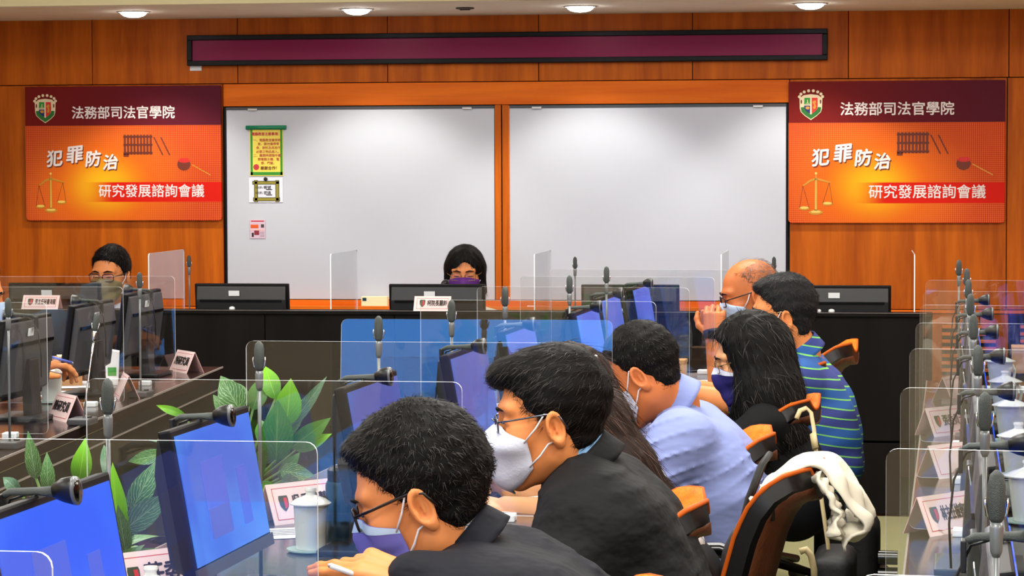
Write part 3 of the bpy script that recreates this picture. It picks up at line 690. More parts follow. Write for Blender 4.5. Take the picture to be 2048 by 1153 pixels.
for i, d in enumerate(mid_pane):
    divider('clear acrylic divider on the middle desks, %s from the camera' % ORD[i] + (', mirroring blue' if i == 4 else ''), MID.p(d, 0, DESK), MID.rz + R(pane_yaw[i]), -.69, 0, TOPZ - DESK).rotation_euler.x = R(LEAN if i == 4 else 0)
for i, d in enumerate([6.25, 7.15, 8.1, 8.9]):
    divider('clear acrylic divider on the left desks, %s from the camera' % ORD[i], LEFT.p(d, 0, DESK), LEFT.rz + R(2), -.69, -.005, TOPZ - DESK)
for i, d in enumerate([2.3, 3.34, 4.27, 5.2, 6.07, 6.87, 7.65, 8.4]):
    divider('clear acrylic divider on the right desks, %s from the camera' % ORD[i], RIGHT.p(d, 0, DESK), RIGHT.rz - R(3), .0, .69, TOPZ - DESK)
for i, px in enumerate((285, 652, 1063, 1440, 1830)):
    p = on_y(px, 560, HEADY + .02); divider('clear acrylic divider standing across the head table, %s from the left' % ORD[i], (p.x, HEADY + .12, DESK), R(90), 0, .6, 1.135 - DESK)

# ------------------------------------------------------------------ gooseneck microphones
def mic(label, p, h=.455, lean=(0, 0), rz=0, tone='mic_grey'):
    t = empty('gooseneck_microphone', p, rz, label, 'microphone', 'gooseneck microphones')
    T = Vector((lean[0], lean[1], h)); u = T.normalized()
    def at(f): return T * f
    build('base', MB().box((0, 0, .011), (.07, .09, .02)), M['grey_shell'], t, bevel=.005)
    build('button', MB().lathe([(.009, .022), (.009, .026), (.006, .027)], 12), M['black'], t, loc=(.02, 0, 0))
    build('stem', MB().tube([at(.03), at(.3), at(.6), at(1 - .085 / h)], .0036, 8), M[tone], t, smooth=True)
    e = T - u * .09
    build('grip', MB().tube([e, e + u * .006, e + u * .03, e + u * .036], [.004, .0065, .0075, .006], 12), M[tone], t, smooth=True)
    f = T - u * .055
    build('head', MB().tube([f, f + u * .006, f + u * .04, f + u * .05, f + u * .055], [.005, .0085, .0092, .007, .002], 14), M['mic_dark'], t, smooth=True)
    side = u.cross(Vector((0, 1, 0))).normalized()
    for sg in (-1, 1):
        build('head_ring', MB().tube([f + u * .002, f + u * .008 + side * sg * .0095, f + u * .02 + side * sg * .0115, f + u * .026 + side * sg * .011], [.0014, .0017, .0017, .001], 6), M['chrome'], t, smooth=True)
    return t
for i, (px, py, d) in enumerate(((215, 757, 3.72), (518, 683, 4.55), (757, 632, 5.34), (903, 600, 6.02), (1010, 573, 6.72), (1139, 551, 7.4), (1213, 533, 8.05))):
    p = W(px, py, d); mic('grey gooseneck microphone on the middle desks, %s from the camera' % ORD[i], (p.x, p.y, DESK), p.z - DESK, rz=MID.rz)
for i, (px, py, d, l) in enumerate(((16, 596, 6.9, 0), (279, 545, 8.45, 0))):
    p = W(px, py, d); mic(('grey gooseneck microphone at the left picture edge', 'grey gooseneck microphone by the far left-row monitor')[i], (p.x, p.y, DESK), p.z - DESK)
p = W(165, 805, 7.55); q = W(194, 627, 7.6); mic('silver gooseneck microphone leaning to the right on the left desks', (p.x, p.y, DESK), q.z - DESK, (q.x - p.x, q.y - p.y), 0, 'chrome')
for i, d in enumerate((2.58, 3.48, 4.4, 5.33, 6.2, 7.0, 7.78, 8.5)):
    p = RIGHT.p(d, .132 if i != 7 else .11, DESK); mic('grey gooseneck microphone on the right desks, %s from the camera' % ORD[i], p, .455, rz=RIGHT.rz)
for i, (px, py) in enumerate(((378, 511), (1150, 514), (1548, 514))):
    p = on_y(px, py, HEADY + .3); mic(('thin microphone on the head table beside the man in khaki mask', 'thin tall microphone on the head table before the right whiteboard', 'thin microphone on the head table behind the striped polo shirt')[i], (p.x, p.y, DESK), p.z - DESK)

# ------------------------------------------------------------------ mugs
def mug(label, p, rz=0, k=1.0, flare=1.12):
    t = empty('porcelain_mug', p, rz, label, 'mug', 'white porcelain mugs with lids'); t.scale = (k, k, k)
    build('body', MB().lathe([(.026, .006), (.030, .006), (.031, .012), (.032 * (1 + (flare - 1) * .5), .06), (.032 * flare, .098), (.030 * flare, .098), (.027, .02), (.0, .018)], 28), M['porcelain'], t, smooth='auto')
    build('lid', MB().lathe([(.0, .098), (.0385 * flare, .098), (.039 * flare, .1005), (.031, .109), (.016, .1145), (.0105, .117), (.0095, .122), (.0125, .127), (.0115, .1315), (.0, .132)], 28), M['porc_lid'], t, smooth='auto')
    build('handle', MB().tube([(.031, 0, .086), (.05, 0, .084), (.059, 0, .066), (.055, 0, .044), (.043, 0, .03), (.030, 0, .028)], .0046, 8, sx=1.3), M['porcelain'], t, smooth=True)
    build('saucer', MB().lathe([(.0, 0), (.042, 0), (.05, .004), (.05, .007), (.04, .0055), (.0, .0055)], 28), M['coaster'], t, smooth='auto')
    return t
for (px, py, lab) in ((622, 1104, 'white lidded mug in front of the name card on the middle desks'), (968, 903, 'white lidded mug left of the white face mask'), (303, 1292, 'white lidded mug at the bottom edge before the nearest name card')):
    p = on_z(px, py, DESK); mug(lab, p, R(75), 1.0 if px > 900 else .98, 1.1)
for (px, py, lab) in ((103, 806, 'white lidded mug beside the writing hand on the left'),):
    p = on_z(px, py, DESK); mug(lab, p, R(170), 1.0, 1.12)
for i, d in enumerate((5.4, 6.2, 7.0, 7.78, 8.6)):
    mug('white lidded mug in the row by the right edge, %s from the camera' % ORD[i], RIGHT.p(d, .25, DESK), R(30), 1.04, 1.32)

# ------------------------------------------------------------------ name cards
def card(label, p, rz, s, L=.2, H=.085, emblem=True, tone=None, sz=.034):
    t = empty('name_card', p, rz, label, 'name card', 'folded name cards'); a = .036
    face = MB().prism([(-a, 0), (-a + .0015, 0), (.0008, H), (-.0008, H)], -L / 2, L / 2, 'x')
    build('front_sheet', face, M['card_front'], t)
    build('back_sheet', MB().prism([(a, 0), (a - .0015, 0), (-.0008, H), (.0008, H)], -L / 2, L / 2, 'x'), M['card_pink'], t)
    ang = math.atan2(H, a); rot = Matrix.Rotation(ang, 4, 'X'); n = Vector((0, -math.sin(ang), math.cos(ang)))
    S = math.hypot(a, H)
    def on(u, v, lift=.0008): return Vector((u, -a + v * math.cos(ang), v * math.sin(ang))) + n * lift
    for (u0, v0, u1, v1) in ((-L / 2 + .012, .010, L / 2 - .012, .0115), (-L / 2 + .012, S - .012, L / 2 - .012, S - .0105), (-L / 2 + .012, .010, -L / 2 + .0135, S - .0105), (L / 2 - .0135, .010, L / 2 - .012, S - .0105)):
        build('border_line', MB().add([on(u0, v0), on(u1, v0), on(u1, v1), on(u0, v1)], [(0, 1, 2, 3)]), M['ink_red'], t)
    if emblem:
        c = (-L / 2 + .038, S * .5); pl = shield(0, 0, .026, .036)
        build('emblem', MB().add([on(c[0] + q[0], c[1] + q[1], .001) for q in pl], [tuple(range(len(pl)))]), M['ink_dkgreen'], t)
        hp = [q for q in pl if q[0] >= 0] + [(0, .018)]
        build('emblem_half', MB().add([on(c[0] + q[0] * .8, c[1] + q[1] * .8, .0016) for q in [(0, .016), (.011, .016), (.012, .0), (.009, -.01), (0, -.016)]], [(0, 1, 2, 3, 4)]), M['ink_red'], t)
    o = text('lettering', s, sz, M['ink_black'], t, on(.022 if emblem else 0, S * .5, .0012), (ang, 0, 0), bold=sz * .02)
    av = L - (.075 if emblem else .034)
    if len(s) * sz > av: o.scale = (av / (len(s) * sz), 1, 1)
    return t
p = on_z(604, 1040, DESK); card('pink bordered name card behind the mug on the middle desks', p, R(50), '吳委員慧菁')
p = on_z(318, 1192, DESK); card('name card at the bottom edge between the two blue screens', p, R(48), '莊委員', sz=.042)
p = on_z(975, 868, DESK); card('name card half hidden behind the mug near the white mask', p, R(60), '王委員')
for px, py, s, lab in ((373, 744, '謝研究員', 'pink name card at the far corner of the left desks'), (135, 840, '陳研究員', 'pink name card before the mug on the left desks')):
    p = on_z(px, py, DESK); card(lab, p, R(-60) + YAW, s, L=.17, H=.08, emblem=False, sz=.036)
p = on_z(253, 795, DESK); card('clear name card seen from its yellow end on the left desks', p, R(-75) + YAW, '', L=.17, H=.08, emblem=False)
for i, (px, py, s) in enumerate(((1893, 868, '張委員淑慧'), (1906, 950, '') , (1893, 1062, '林主任檢察官彥良'))):
    p = on_z(px, py, DESK); card(('pink name card on the right desks, farthest readable one', 'blank clear name card on the right desks between two pink cards', 'pink name card on the right desks nearest the camera')[i], p, R(50), s, L=.2, H=.08, emblem=bool(s), sz=.034)
p = on_z(1903, 800, DESK); card('pink name card on the right desks beside the far mugs', p, R(66), '', L=.16, H=.08, emblem=False)
# two cards on the head table rail
p = on_y(870, 626, HEADY + .05); card('pink name card standing before the woman in the purple mask', (on_y(866, 620, HEADY + .05).x, HEADY + .05, HTOP), 0, '柯院長麗鈴', L=.165, H=.064, sz=.03)
card('pink name card standing before the man in the khaki mask', (on_y(84, 620, HEADY + .05).x, HEADY + .05, HTOP), 0, '李主任秘書海龍', L=.172, H=.062, sz=.03)
# ------------------------------------------------------------------ small things on the desks and ledge
def flatbox(name, p, rz, d, mt, label, cat, bev=.002):
    t = build(name, MB().box((0, 0, d[2] / 2), d), mt, bevel=bev, loc=p, rot=(0, 0, rz)); tag(t, label, cat); return t
pl_ = on_y(750, 598, WALLY - .06)
cb = empty('eraser_box', (pl_.x, WALLY - .06, board_z0 - .042), 0, 'cream box with a blue corner stamp on the board ledge', 'box')
build('box_body', MB().box((0, 0, .03), (.135, .05, .06)), M['cream_card'], cb, bevel=.002); build('stamp', MB().box((-.05, -.0265, .046), (.02, .001, .015)), M['thermos'], cb)
p = on_y(1078, 609, WALLY - .06); o = build('marker_pen', MB().tube([(-.06, 0, 0), (.06, 0, 0)], .008, 10), M['card_pink'], loc=(p.x, WALLY - .06, board_z0 - .034)); tag(o, 'pinkish marker lying on the board ledge', 'marker')
p = on_y(1060, 609, WALLY - .06)
for i, px in enumerate((463, 1240, 1636, 1663)):
    q = on_y(px, 617, HEADY + .03)
    o = build('cable_plug', MB().lathe([(.012, 0), (.014, .004), (.012, .012), (.004, .015)], 14), M['sticker'], smooth=True, loc=(q.x, HEADY + .04, HTOP))
    tag(o, ('white plug on the head table by the empty left monitor', 'white plug on the head table by the right monitor', 'white plug beside the logo behind the striped shirt', 'second white plug right of the logo behind the striped shirt')[i], 'plug')
def paper(px, py, rz, w_, h_, label, z=DESK, mt=None):
    p = on_z(px, py, z); t = empty('paper_sheet', (p.x, p.y, z), rz, label, 'paper', 'papers on the desks')
    build('sheet', MB().grid(lambda u, v: ((u - .5) * w_, (v - .5) * h_, .001 + .004 * max(0, u - .7) ** 2 * 10), 6, 2), mt or M['paper'], t, smooth=True)
    for i in range(4): build('print_line', MB().box((-.02, h_ * (.3 - i * .15), .0016), (w_ * .5, .006, .0004)), M['mic_grey'], t)
    return t
paper(1010, 945, MID.rz + .2, .21, .29, 'white printed sheets under the hand with the pen')
paper(1065, 1010, MID.rz - .1, .21, .29, 'white printed sheet beside the bare forearms')
paper(1370, 772, MID.rz, .3, .21, 'bright white papers left of the dark navy mask')
paper(1425, 766, MID.rz + .3, .2, .21, 'white papers below the wristwatch')
paper(572, 1068, MID.rz + .5, .2, .15, 'grey form lying beside the blue screen foot')
paper(160, 770, LEFT.rz + .3, .21, .29, 'white sheets under the leaning microphone')
paper(125, 790, LEFT.rz - .2, .18, .25, 'white sheet beside the left mug')
paper(2030, 780, RIGHT.rz, .2, .28, 'white sheets by the mugs at the right edge')
p = on_z(135, 770, DESK); tb = empty('tissue_box', p, LEFT.rz + .3, 'brown cardboard box under the writing hand', 'box')
build('carton', MB().box((0, 0, .05), (.1, .12, .1)), M['card_brown'], tb, bevel=.003); build('flap', MB().box((.0, 0, .103), (.07, .1, .004)), M['cream_card'], tb)
p = on_z(1352, 762, DESK); bx = empty('paper_box', p, MID.rz, 'small brown cardboard box behind the man in pale blue', 'box')
build('carton', MB().box((0, 0, .035), (.07, .09, .07)), M['card_brown'], bx, bevel=.003); build('lid', MB().box((0, 0, .072), (.074, .094, .012)), M['card_brown'], bx, bevel=.002)
p = on_z(2040, 745, DESK); bx = empty('paper_box', p, RIGHT.rz, 'brown cardboard box behind the mugs at the right edge', 'box')
build('carton', MB().box((.03, 0, .045), (.12, .14, .09)), M['card_brown'], bx, bevel=.003); build('lid', MB().box((.03, 0, .092), (.124, .144, .014)), M['card_brown'], bx, bevel=.002)
p = on_z(225, 770, DESK); bx = empty('tissue_pack', p, LEFT.rz + .2, 'upright white carton behind the leaning microphone', 'box')
build('carton', MB().prism([(-.02, 0), (.02, 0), (.026, .12), (-.026, .13)], -.035, .035, 'y'), M['paper'], bx, bevel=.002); build('print_band', MB().box((0, -.0362, .05), (.03, .001, .03)), M['ink_green'], bx)
# thermos beside the nearest man
p = on_z(690, 1092, DESK); th = empty('thermos_flask', p, 0, 'dark teal vacuum flask beside the nearest man', 'bottle')
build('body', MB().lathe([(.0, 0), (.037, 0), (.039, .006), (.039, .125), (.036, .133), (.0, .133)], 28), M['thermos'], th, smooth='auto')
build('cap', MB().lathe([(.0, .133), (.034, .133), (.035, .137), (.035, .156), (.03, .162), (.0, .162)], 28), M['black'], th, smooth='auto')
build('strap', MB().tube([(.036, 0, .14), (.05, -.01, .11), (.046, -.02, .04), (.038, -.016, .012)], .004, 8), M['black'], th, smooth=True)
# ------------------------------------------------------------------ plants in the well between the rows
def leaf_mat(name, c1, c2, vein, amt):
    mt = bpy.data.materials.new(name); mt.use_nodes = True; nt = mt.node_tree; g = NG(nt); b = nt.nodes['Principled BSDF']
    uv = nt.nodes.new('ShaderNodeUVMap'); sp = nt.nodes.new('ShaderNodeSeparateXYZ'); nt.links.new(uv.outputs[0], sp.inputs[0])
    v = g.m('ABSOLUTE', g.m('SUBTRACT', sp.outputs[1], .5))
    n = nt.nodes.new('ShaderNodeTexNoise'); n.inputs['Scale'].default_value = 9; nt.links.new(uv.outputs[0], n.inputs['Vector'])
    ph = g.m('ADD', g.m('MULTIPLY_ADD', sp.outputs[0], 46, g.m('MULTIPLY', v, -52)), g.m('MULTIPLY', n.outputs['Fac'], 9))
    st = g.m('MULTIPLY', g.step(g.m('SINE', ph), .55, 1.0), amt)
    col = g.mix(g.step(sp.outputs[0], 0, 1), c1, c2)
    col = g.mix(g.m('MAXIMUM', st, g.m('MULTIPLY', g.m('LESS_THAN', v, .025), .5)), col, vein)
    nt.links.new(col, b.inputs['Base Color']); b.inputs['Roughness'].default_value = .4
    return mt
M['leaf_bright'] = leaf_mat('leaf_bright', srgb(70, 150, 18), srgb(128, 208, 30), srgb(170, 226, 70), .2)
M['leaf_green'] = leaf_mat('leaf_green', srgb(34, 104, 20), srgb(66, 142, 32), srgb(120, 176, 70), .25)
M['leaf_veined'] = leaf_mat('leaf_veined', srgb(52, 112, 48), srgb(74, 134, 62), srgb(176, 214, 160), .75)
M['leaf_teal'] = leaf_mat('leaf_teal', srgb(44, 92, 66), srgb(66, 120, 84), srgb(150, 190, 160), .55)
def leaf(par, B, T, w_, mt, arch=.02, side=None, fold=.15):
    B, T = Vector(B), Vector(T); ax = T - B; L = ax.length; a = ax.normalized()
    view = (EYEP - B).normalized() if side is None else Vector(side)
    s = a.cross(view).normalized(); n = s.cross(a).normalized()
    NU, NV = 10, 6
    def fn(u, v):
        wd = w_ * (max(0, math.sin(math.pi * min(1, u ** .8))) ** .8) * (1 if u < .55 else 1 - .35 * ((u - .55) / .45) ** 2); q = (v - .5)
        return B + ax * u + n * (arch * 4 * u * (1 - u)) + s * (q * wd) + n * (abs(q) * wd * fold) + n * (.05 * L * math.sin(u * 7 + q * 3) * .15)
    o = build('leaf', MB().grid(fn, NU, NV), mt, par, smooth=True)
    ul = o.data.uv_layers.new(name='UVMap')
    for lp in o.data.loops:
        i, j = divmod(lp.vertex_index, NV + 1); ul.data[lp.index].uv = (i / NU, j / NV)
    return o
def plant(label, cpx, cpy, d, leaves, extra, seed):
    rnd = random.Random(seed)
    cr = W(cpx, cpy, d); off = rh * -.1
    t = empty('potted_plant', (0, 0, 0), 0, label, 'plant', 'leafy plants in the middle of the room')
    zc = cr.z - .07; base = Vector((cr.x + off.x, cr.y + off.y, 0))
    build('planter', MB().lathe([(.0, 0), (.1, 0), (.105, .02), (.135, zc - .02), (.14, zc), (.128, zc), (.12, zc - .05), (.0, zc - .05)], 24), M['pot'], t, smooth='auto', loc=base)
    build('soil', MB().lathe([(.0, zc - .05), (.12, zc - .05), (.0, zc - .035)], 20), M['soil'], t, loc=base)
    c0 = base + Vector((0, 0, zc - .04))
    for (tx, ty, bx, by, wpx, mt, dd) in leaves:
        T = W(tx, ty, d + dd); B = W(bx, by, d + dd * .5); w_ = wpx / FPX * d
        leaf(t, B, T, w_ * 1.15, M[mt], arch=rnd.uniform(.004, .018))
        m_ = (B + c0) / 2 + Vector((0, 0, .04))
        build('stem', MB().tube([c0, m_, B + (T - B) * .04], [.005, .004, .003], 6), M['stem'], t, smooth=True)
    for i in range(extra):
        a = rnd.uniform(0, 6.28); r1, r2 = rnd.uniform(.05, .1), rnd.uniform(.14, .24)
        B = c0 + Vector((math.cos(a) * r1, math.sin(a) * r1, rnd.uniform(.08, .16))); T = c0 + Vector((math.cos(a) * r2, math.sin(a) * r2, rnd.uniform(.1, .26)))
        leaf(t, B, T, rnd.uniform(.05, .075), M[rnd.choice(('leaf_green', 'leaf_veined', 'leaf_green', 'leaf_teal'))], .02, side=(-math.cos(a) * .4, -math.sin(a) * .4, 1))
        build('stem', MB().tube([c0, (B + c0) / 2 + Vector((0, 0, .02)), B], [.004, .004, .003], 6), M['stem'], t, smooth=True)
    return t
plant('leafy plant with bright green leaves right of the second blue screen', 541, 985, 6.2, [
    (582, 757, 573, 852, 46, 'leaf_bright', -.04), (530, 733, 552, 800, 34, 'leaf_bright', .06), (556, 800, 552, 925, 58, 'leaf_green', -.1),
    (441, 752, 482, 826, 48, 'leaf_veined', .0), (470, 766, 500, 812, 22, 'leaf_veined', .08), (528, 752, 505, 822, 34, 'leaf_green', .05), (654, 753, 575, 862, 22, 'leaf_teal', .0), (612, 792, 572, 880, 24, 'leaf_veined', .05),
    (662, 836, 580, 898, 34, 'leaf_green', -.05), (664, 868, 590, 902, 24, 'leaf_bright', .0), (630, 952, 560, 942, 34, 'leaf_veined', -.05), (612, 975, 562, 962, 30, 'leaf_teal', -.1),
    (312, 811, 372, 832, 15, 'leaf_bright', .0), (545, 850, 530, 930, 32, 'leaf_teal', -.06), (520, 840, 536, 900, 30, 'leaf_green', .1), (600, 905, 556, 960, 24, 'leaf_green', .04), (426, 790, 470, 850, 26, 'leaf_veined', .05)], 6, 3)
plant('leafy plant with veined leaves between the two nearest blue screens', 245, 1120, 5.1, [
    (56, 862, 72, 960, 27, 'leaf_veined', -.1), (94, 904, 96, 985, 26, 'leaf_veined', -.05), (171, 876, 158, 965, 36, 'leaf_bright', -.05), (256, 924, 335, 906, 26, 'leaf_veined', .0), (315, 921, 262, 1024, 42, 'leaf_veined', -.05),
    (225, 925, 238, 1095, 40, 'leaf_bright', -.1), (343, 986, 242, 1066, 44, 'leaf_teal', -.12), (208, 890, 214, 960, 18, 'leaf_teal', .1), (290, 1090, 245, 1118, 22, 'leaf_veined', -.1), (322, 1098, 256, 1112, 16, 'leaf_green', -.08),
    (6, 955, 40, 985, 24, 'leaf_teal', .0), (236, 1010, 252, 1110, 30, 'leaf_teal', -.14)], 6, 5)

# ------------------------------------------------------------------ chairs
def chair(label, px, py, d, yaw, seed=0):
    """px, py: middle of the flared top edge of the backrest"""
    p = W(px, py, d); rz = MID.rz + math.pi + R(yaw); Rm = Matrix.Rotation(rz, 3, 'Z')
    dz = p.z - .855; o = p - Rm @ Vector((-.375, 0, 0)); t = empty('office_chair', (o.x, o.y, 0), rz, label, 'chair', 'leather chairs behind the middle desks')
    prof = [(-.185, .40), (-.205, .46), (-.235, .56), (-.26, .65), (-.282, .73), (-.305, .785), (-.335, .825), (-.372, .848), (-.405, .853)]
    prof = [(x, z + dz) for x, z in prof]; n = len(prof); WB = .40
    def nrm(i):
        a, b = prof[max(i - 1, 0)], prof[min(i + 1, n - 1)]; q = Vector((b[1] - a[1], 0, -(b[0] - a[0]))); return q.normalized()
    def surf(off, wk=1.0, lo=0, hi=n - 1, k=8):
        def fn(u, v):
            f = lo + u * (hi - lo); i = min(int(f), n - 2); e = f - i
            c = Vector((prof[i][0] * (1 - e) + prof[i + 1][0] * e, 0, prof[i][1] * (1 - e) + prof[i + 1][1] * e)); nn = nrm(i) * (1 - e) + nrm(i + 1) * e
            hw = WB / 2 * wk * math.sqrt(1 - .78 * max(0, (f - (n - 4)) / 3) ** 2.2); y = (v - .5) * 2 * hw
            return c + nn * (off + .035 * (abs(v - .5) * 2) ** 2.4) + Vector((0, y, 0))
        return fn
    NU, NV = 16, 8
    f, b = surf(0), surf(-.038)
    mb = MB(); mb.grid(f, NU, NV); mb.grid(b, NU, NV); k_ = (NU + 1) * (NV + 1)
    I = lambda i, j, s=0: s * k_ + i * (NV + 1) + j
    for i in range(NU): mb.f += [(I(i, 0), I(i + 1, 0), I(i + 1, 0, 1), I(i, 0, 1)), (I(i, NV), I(i, NV, 1), I(i + 1, NV, 1), I(i + 1, NV))]
    for j in range(NV): mb.f += [(I(0, j), I(0, j, 1), I(0, j + 1, 1), I(0, j + 1)), (I(NU, j), I(NU, j + 1), I(NU, j + 1, 1), I(NU, j, 1))]
    mb.m = [0] * len(mb.f)
    build('backrest', mb, M['leather_bk'], t, smooth='auto')
    mb = MB(); g1 = surf(.004, .95); mb.grid(g1, NU, NV); o2 = build('front_upholstery', mb, M['leather_or'], t, smooth=True)
    md = o2.modifiers.new('s', 'SOLIDIFY'); md.thickness = .006; md.offset = 0
    g2 = surf(-.042, .9); mb = MB().grid(g2, NU, NV); o2 = build('rear_upholstery', mb, M['leather_brown'], t, smooth=True)
    md = o2.modifiers.new('s', 'SOLIDIFY'); md.thickness = .005; md.offset = 0
    g3 = surf(.002, 1.0); path = [g3(i / 14, 0) for i in range(15)] + [g3(1, j / 8) for j in range(1, 8)] + [g3(1 - i / 14, 1) for i in range(15)]
    build('piping', MB().tube(path, .0055, 6), M['pipe_or'], t, smooth=True)
    build('seat', MB().box((.03, 0, .43 + dz), (.46, .47, .075)), M['leather_bk'], t, bevel=.025, smooth=True)
    for sg in (-1, 1):
        y = sg * .265
        build('armrest', MB().tube([(-.2, y, .44 + dz), (-.21, y, .56 + dz), (-.19, y, .62 + dz), (-.12, y, .64 + dz), (.06, y, .635 + dz), (.12, y, .61 + dz), (.1, y, .52 + dz), (.04, y, .43 + dz)], [.014, .014, .016, .02, .02, .016, .014, .013], 8), M['black_gloss'], t, smooth=True)
    build('column', MB().lathe([(.03, .1), (.03, .28), (.02, .28), (.02, .41 + dz)], 14), M['chrome'], t, smooth='auto')
    for i in range(5):
        a = 2 * math.pi * i / 5 + .3; e = Vector((math.cos(a), math.sin(a), 0))
        lg = build('base_leg', MB().tube([e * .02 + Vector((0, 0, .11)), e * .15 + Vector((0, 0, .1)), e * .28 + Vector((0, 0, .075))], [.024, .02, .014], 8), M['black'], t, smooth=True)
        build('caster', MB().tube([e * .28 + Vector((-e.y * .022, e.x * .022, .026)), e * .28 + Vector((e.y * .022, -e.x * .022, .026))], .026, 12), M['black_gloss'], lg, smooth='auto')
    return t
chair('leather chair of the nearest man, out of frame', 1290, 1215, 4.3, 4)
chair('orange leather chair behind the second man, its front facing us', 1385, 1024, 5.1, 9)
chair('orange leather chair behind the man in the pale blue shirt', 1526, 886, 6.75, 8)
chair('leather chair with an off-white jacket over its back', 1612, 958, 5.75, -6)
chair('leather chair with a beige bag strap over its back', 1612, 818, 7.5, -6)
chair('leather chair behind the striped polo shirt', 1632, 742, 8.25, 6)
chair('empty leather chair farthest back near the head table', 1694, 703, 8.9, -4)
# jacket thrown over a chair back
def drape(name, label, cat, path, depth, mt, nu=44, nv=18, amp=.014, seed=1, jag=.03, parent=None):
    pts = [W(*q) for q in path]; cum = [0]
    for a, b in zip(pts, pts[1:]): cum.append(cum[-1] + (b - a).length)
    ax = MID.dir; rnd = random.Random(seed); ph = [rnd.uniform(0, 6) for _ in range(6)]
    def at(s):
        s *= cum[-1]
        for i in range(len(pts) - 1):
            if s <= cum[i + 1] + 1e-9:
                e = (s - cum[i]) / (cum[i + 1] - cum[i]); p0 = pts[max(i - 1, 0)]; p1, p2 = pts[i], pts[i + 1]; p3 = pts[min(i + 2, len(pts) - 1)]
                return .5 * ((2 * p1) + (p2 - p0) * e + (2 * p0 - 5 * p1 + 4 * p2 - p3) * e * e + (3 * p1 - p0 - 3 * p2 + p3) * e ** 3)
        return pts[-1]
    def fn(u, v):
        p = at(min(1, max(0, u + jag * (math.sin(v * 7 + ph[0]) * (u - .5) * 1.6)))); t_ = (at(min(1, u + .01)) - at(max(0, u - .01))).normalized(); nn = t_.cross(ax).normalized()
        w_ = amp * (math.sin(v * 17 + u * 9 + ph[1]) + .6 * math.sin(v * 9 - u * 21 + ph[2]) + .5 * math.sin(u * 30 + v * 5 + ph[3])) * (.25 + abs(u - .42) * 1.6)
        return p + ax * ((v - .25) * depth) + nn * w_
    o = build(name, MB().grid(fn, nu, nv), mt, parent, smooth=True); md = o.modifiers.new('s', 'SOLIDIFY'); md.thickness = .007
    if label: tag(o, label, cat)
    return o
jk = empty('jacket', W(1612, 940, 5.75), 0, 'off-white jacket draped over a leather chair back', 'jacket')
def under(o, par): o.parent = par; o.matrix_parent_inverse = Matrix.Translation(-Vector(par.location)); return o
under(drape('cloth', None, None, [(1513, 1000, 5.7), (1545, 968, 5.7), (1590, 932, 5.7), (1626, 924, 5.72), (1665, 940, 5.74), (1700, 985, 5.74), (1732, 1045, 5.74), (1722, 1062, 5.74), (1690, 1074, 5.74)], .30, M['jacket']), jk)
under(drape('sleeve', None, None, [(1632, 950, 5.66), (1660, 985, 5.64), (1676, 1030, 5.64), (1668, 1074, 5.64)], .09, M['jacket'], 24, 10, .012, 4), jk)
under(drape('lining_collar', None, None, [(1514, 1003, 5.66), (1528, 1022, 5.66), (1540, 1046, 5.66)], .07, M['jacket'], 14, 6, .006, 6), jk)
under(build('hanger_loop', MB().tube([W(1510, 1004, 5.62), W(1530, 1004, 5.6), W(1545, 1015, 5.6), (W(1545, 1040, 5.62))], .006, 8), M['bag_black'], smooth=True), jk)
# shoulder bag hanging from a chair
bg = empty('shoulder_bag', W(1640, 1060, 7.3), 0, 'black bag hung by a long beige strap from a chair back', 'bag')
under(build('strap', MB().tube([W(1593, 838, 7.3), W(1600, 822, 7.32), W(1612, 817, 7.34), W(1622, 826, 7.34), W(1628, 860, 7.3), W(1634, 920, 7.26), W(1643, 1000, 7.22), W(1656, 1090, 7.2), W(1662, 1160, 7.2)], .0075, 8, sx=.6), M['beige'], smooth=True), bg)
under(build('buckle', MB().tube([W(1626, 868, 7.27), W(1631, 898, 7.25)], .012, 8, sx=.6), M['beige'], smooth=True), bg)
under(build('body', MB().box((0, 0, 0), (.12, .3, .26)), M['bag_black'], bevel=.04, seg=4, smooth=True, loc=W(1668, 1190, 7.2), rot=(0, 0, MID.rz)), bg)
# black backpack on the floor and other bags
p = on_z(1700, 1250, 0); bp = empty('backpack', (W(1695, 1100, 7.9).x, W(1695, 1100, 7.9).y, 0), MID.rz, 'black backpack standing on the floor beside the chairs', 'bag')
build('body', MB().box((0, 0, .21), (.2, .3, .42)), M['bag_black'], bp, bevel=.06, seg=4, smooth=True)
build('pocket', MB().box((.1, 0, .15), (.06, .22, .2)), M['bag_black'], bp, bevel=.025, seg=3, smooth=True)
build('top_handle', MB().tube([(0, -.05, .41), (0, -.04, .45), (0, .04, .45), (0, .05, .41)], .009, 8), M['bag_black'], bp, smooth=True)
for zz, r_ in ((.30, .028), (.24, .038)): build('bottle_cap', MB().tube([(.1, -.1, zz), (.16, -.1, zz)], r_ * .8, 14), M['black_gloss'], bp, smooth='auto')
p = W(1475, 1120, 5.9); hb = empty('handbag', (p.x, p.y, 0), MID.rz, 'dark grey bag hanging between the jacket chair and pale blue shirt', 'bag')
build('body', MB().prism([(-.05, .30), (.06, .30), (.05, .62), (.0, .68), (-.03, .62)], -.1, .1, 'y'), M['bag_grey'], hb, bevel=.02, seg=3, smooth=True)
build('handle', MB().tube([(0, -.04, .62), (.03, -.05, .74), (.06, -.05, .82), (.075, 0, .84), (.06, .05, .82), (.03, .05, .74), (0, .04, .62)], .008, 8), M['bag_black'], hb, smooth=True)
p = W(1640, 1160, 6.3); hb = empty('umbrella_handle', (p.x, p.y, 0), 0, 'beige hooked handle low beside the jacket chair', 'umbrella')
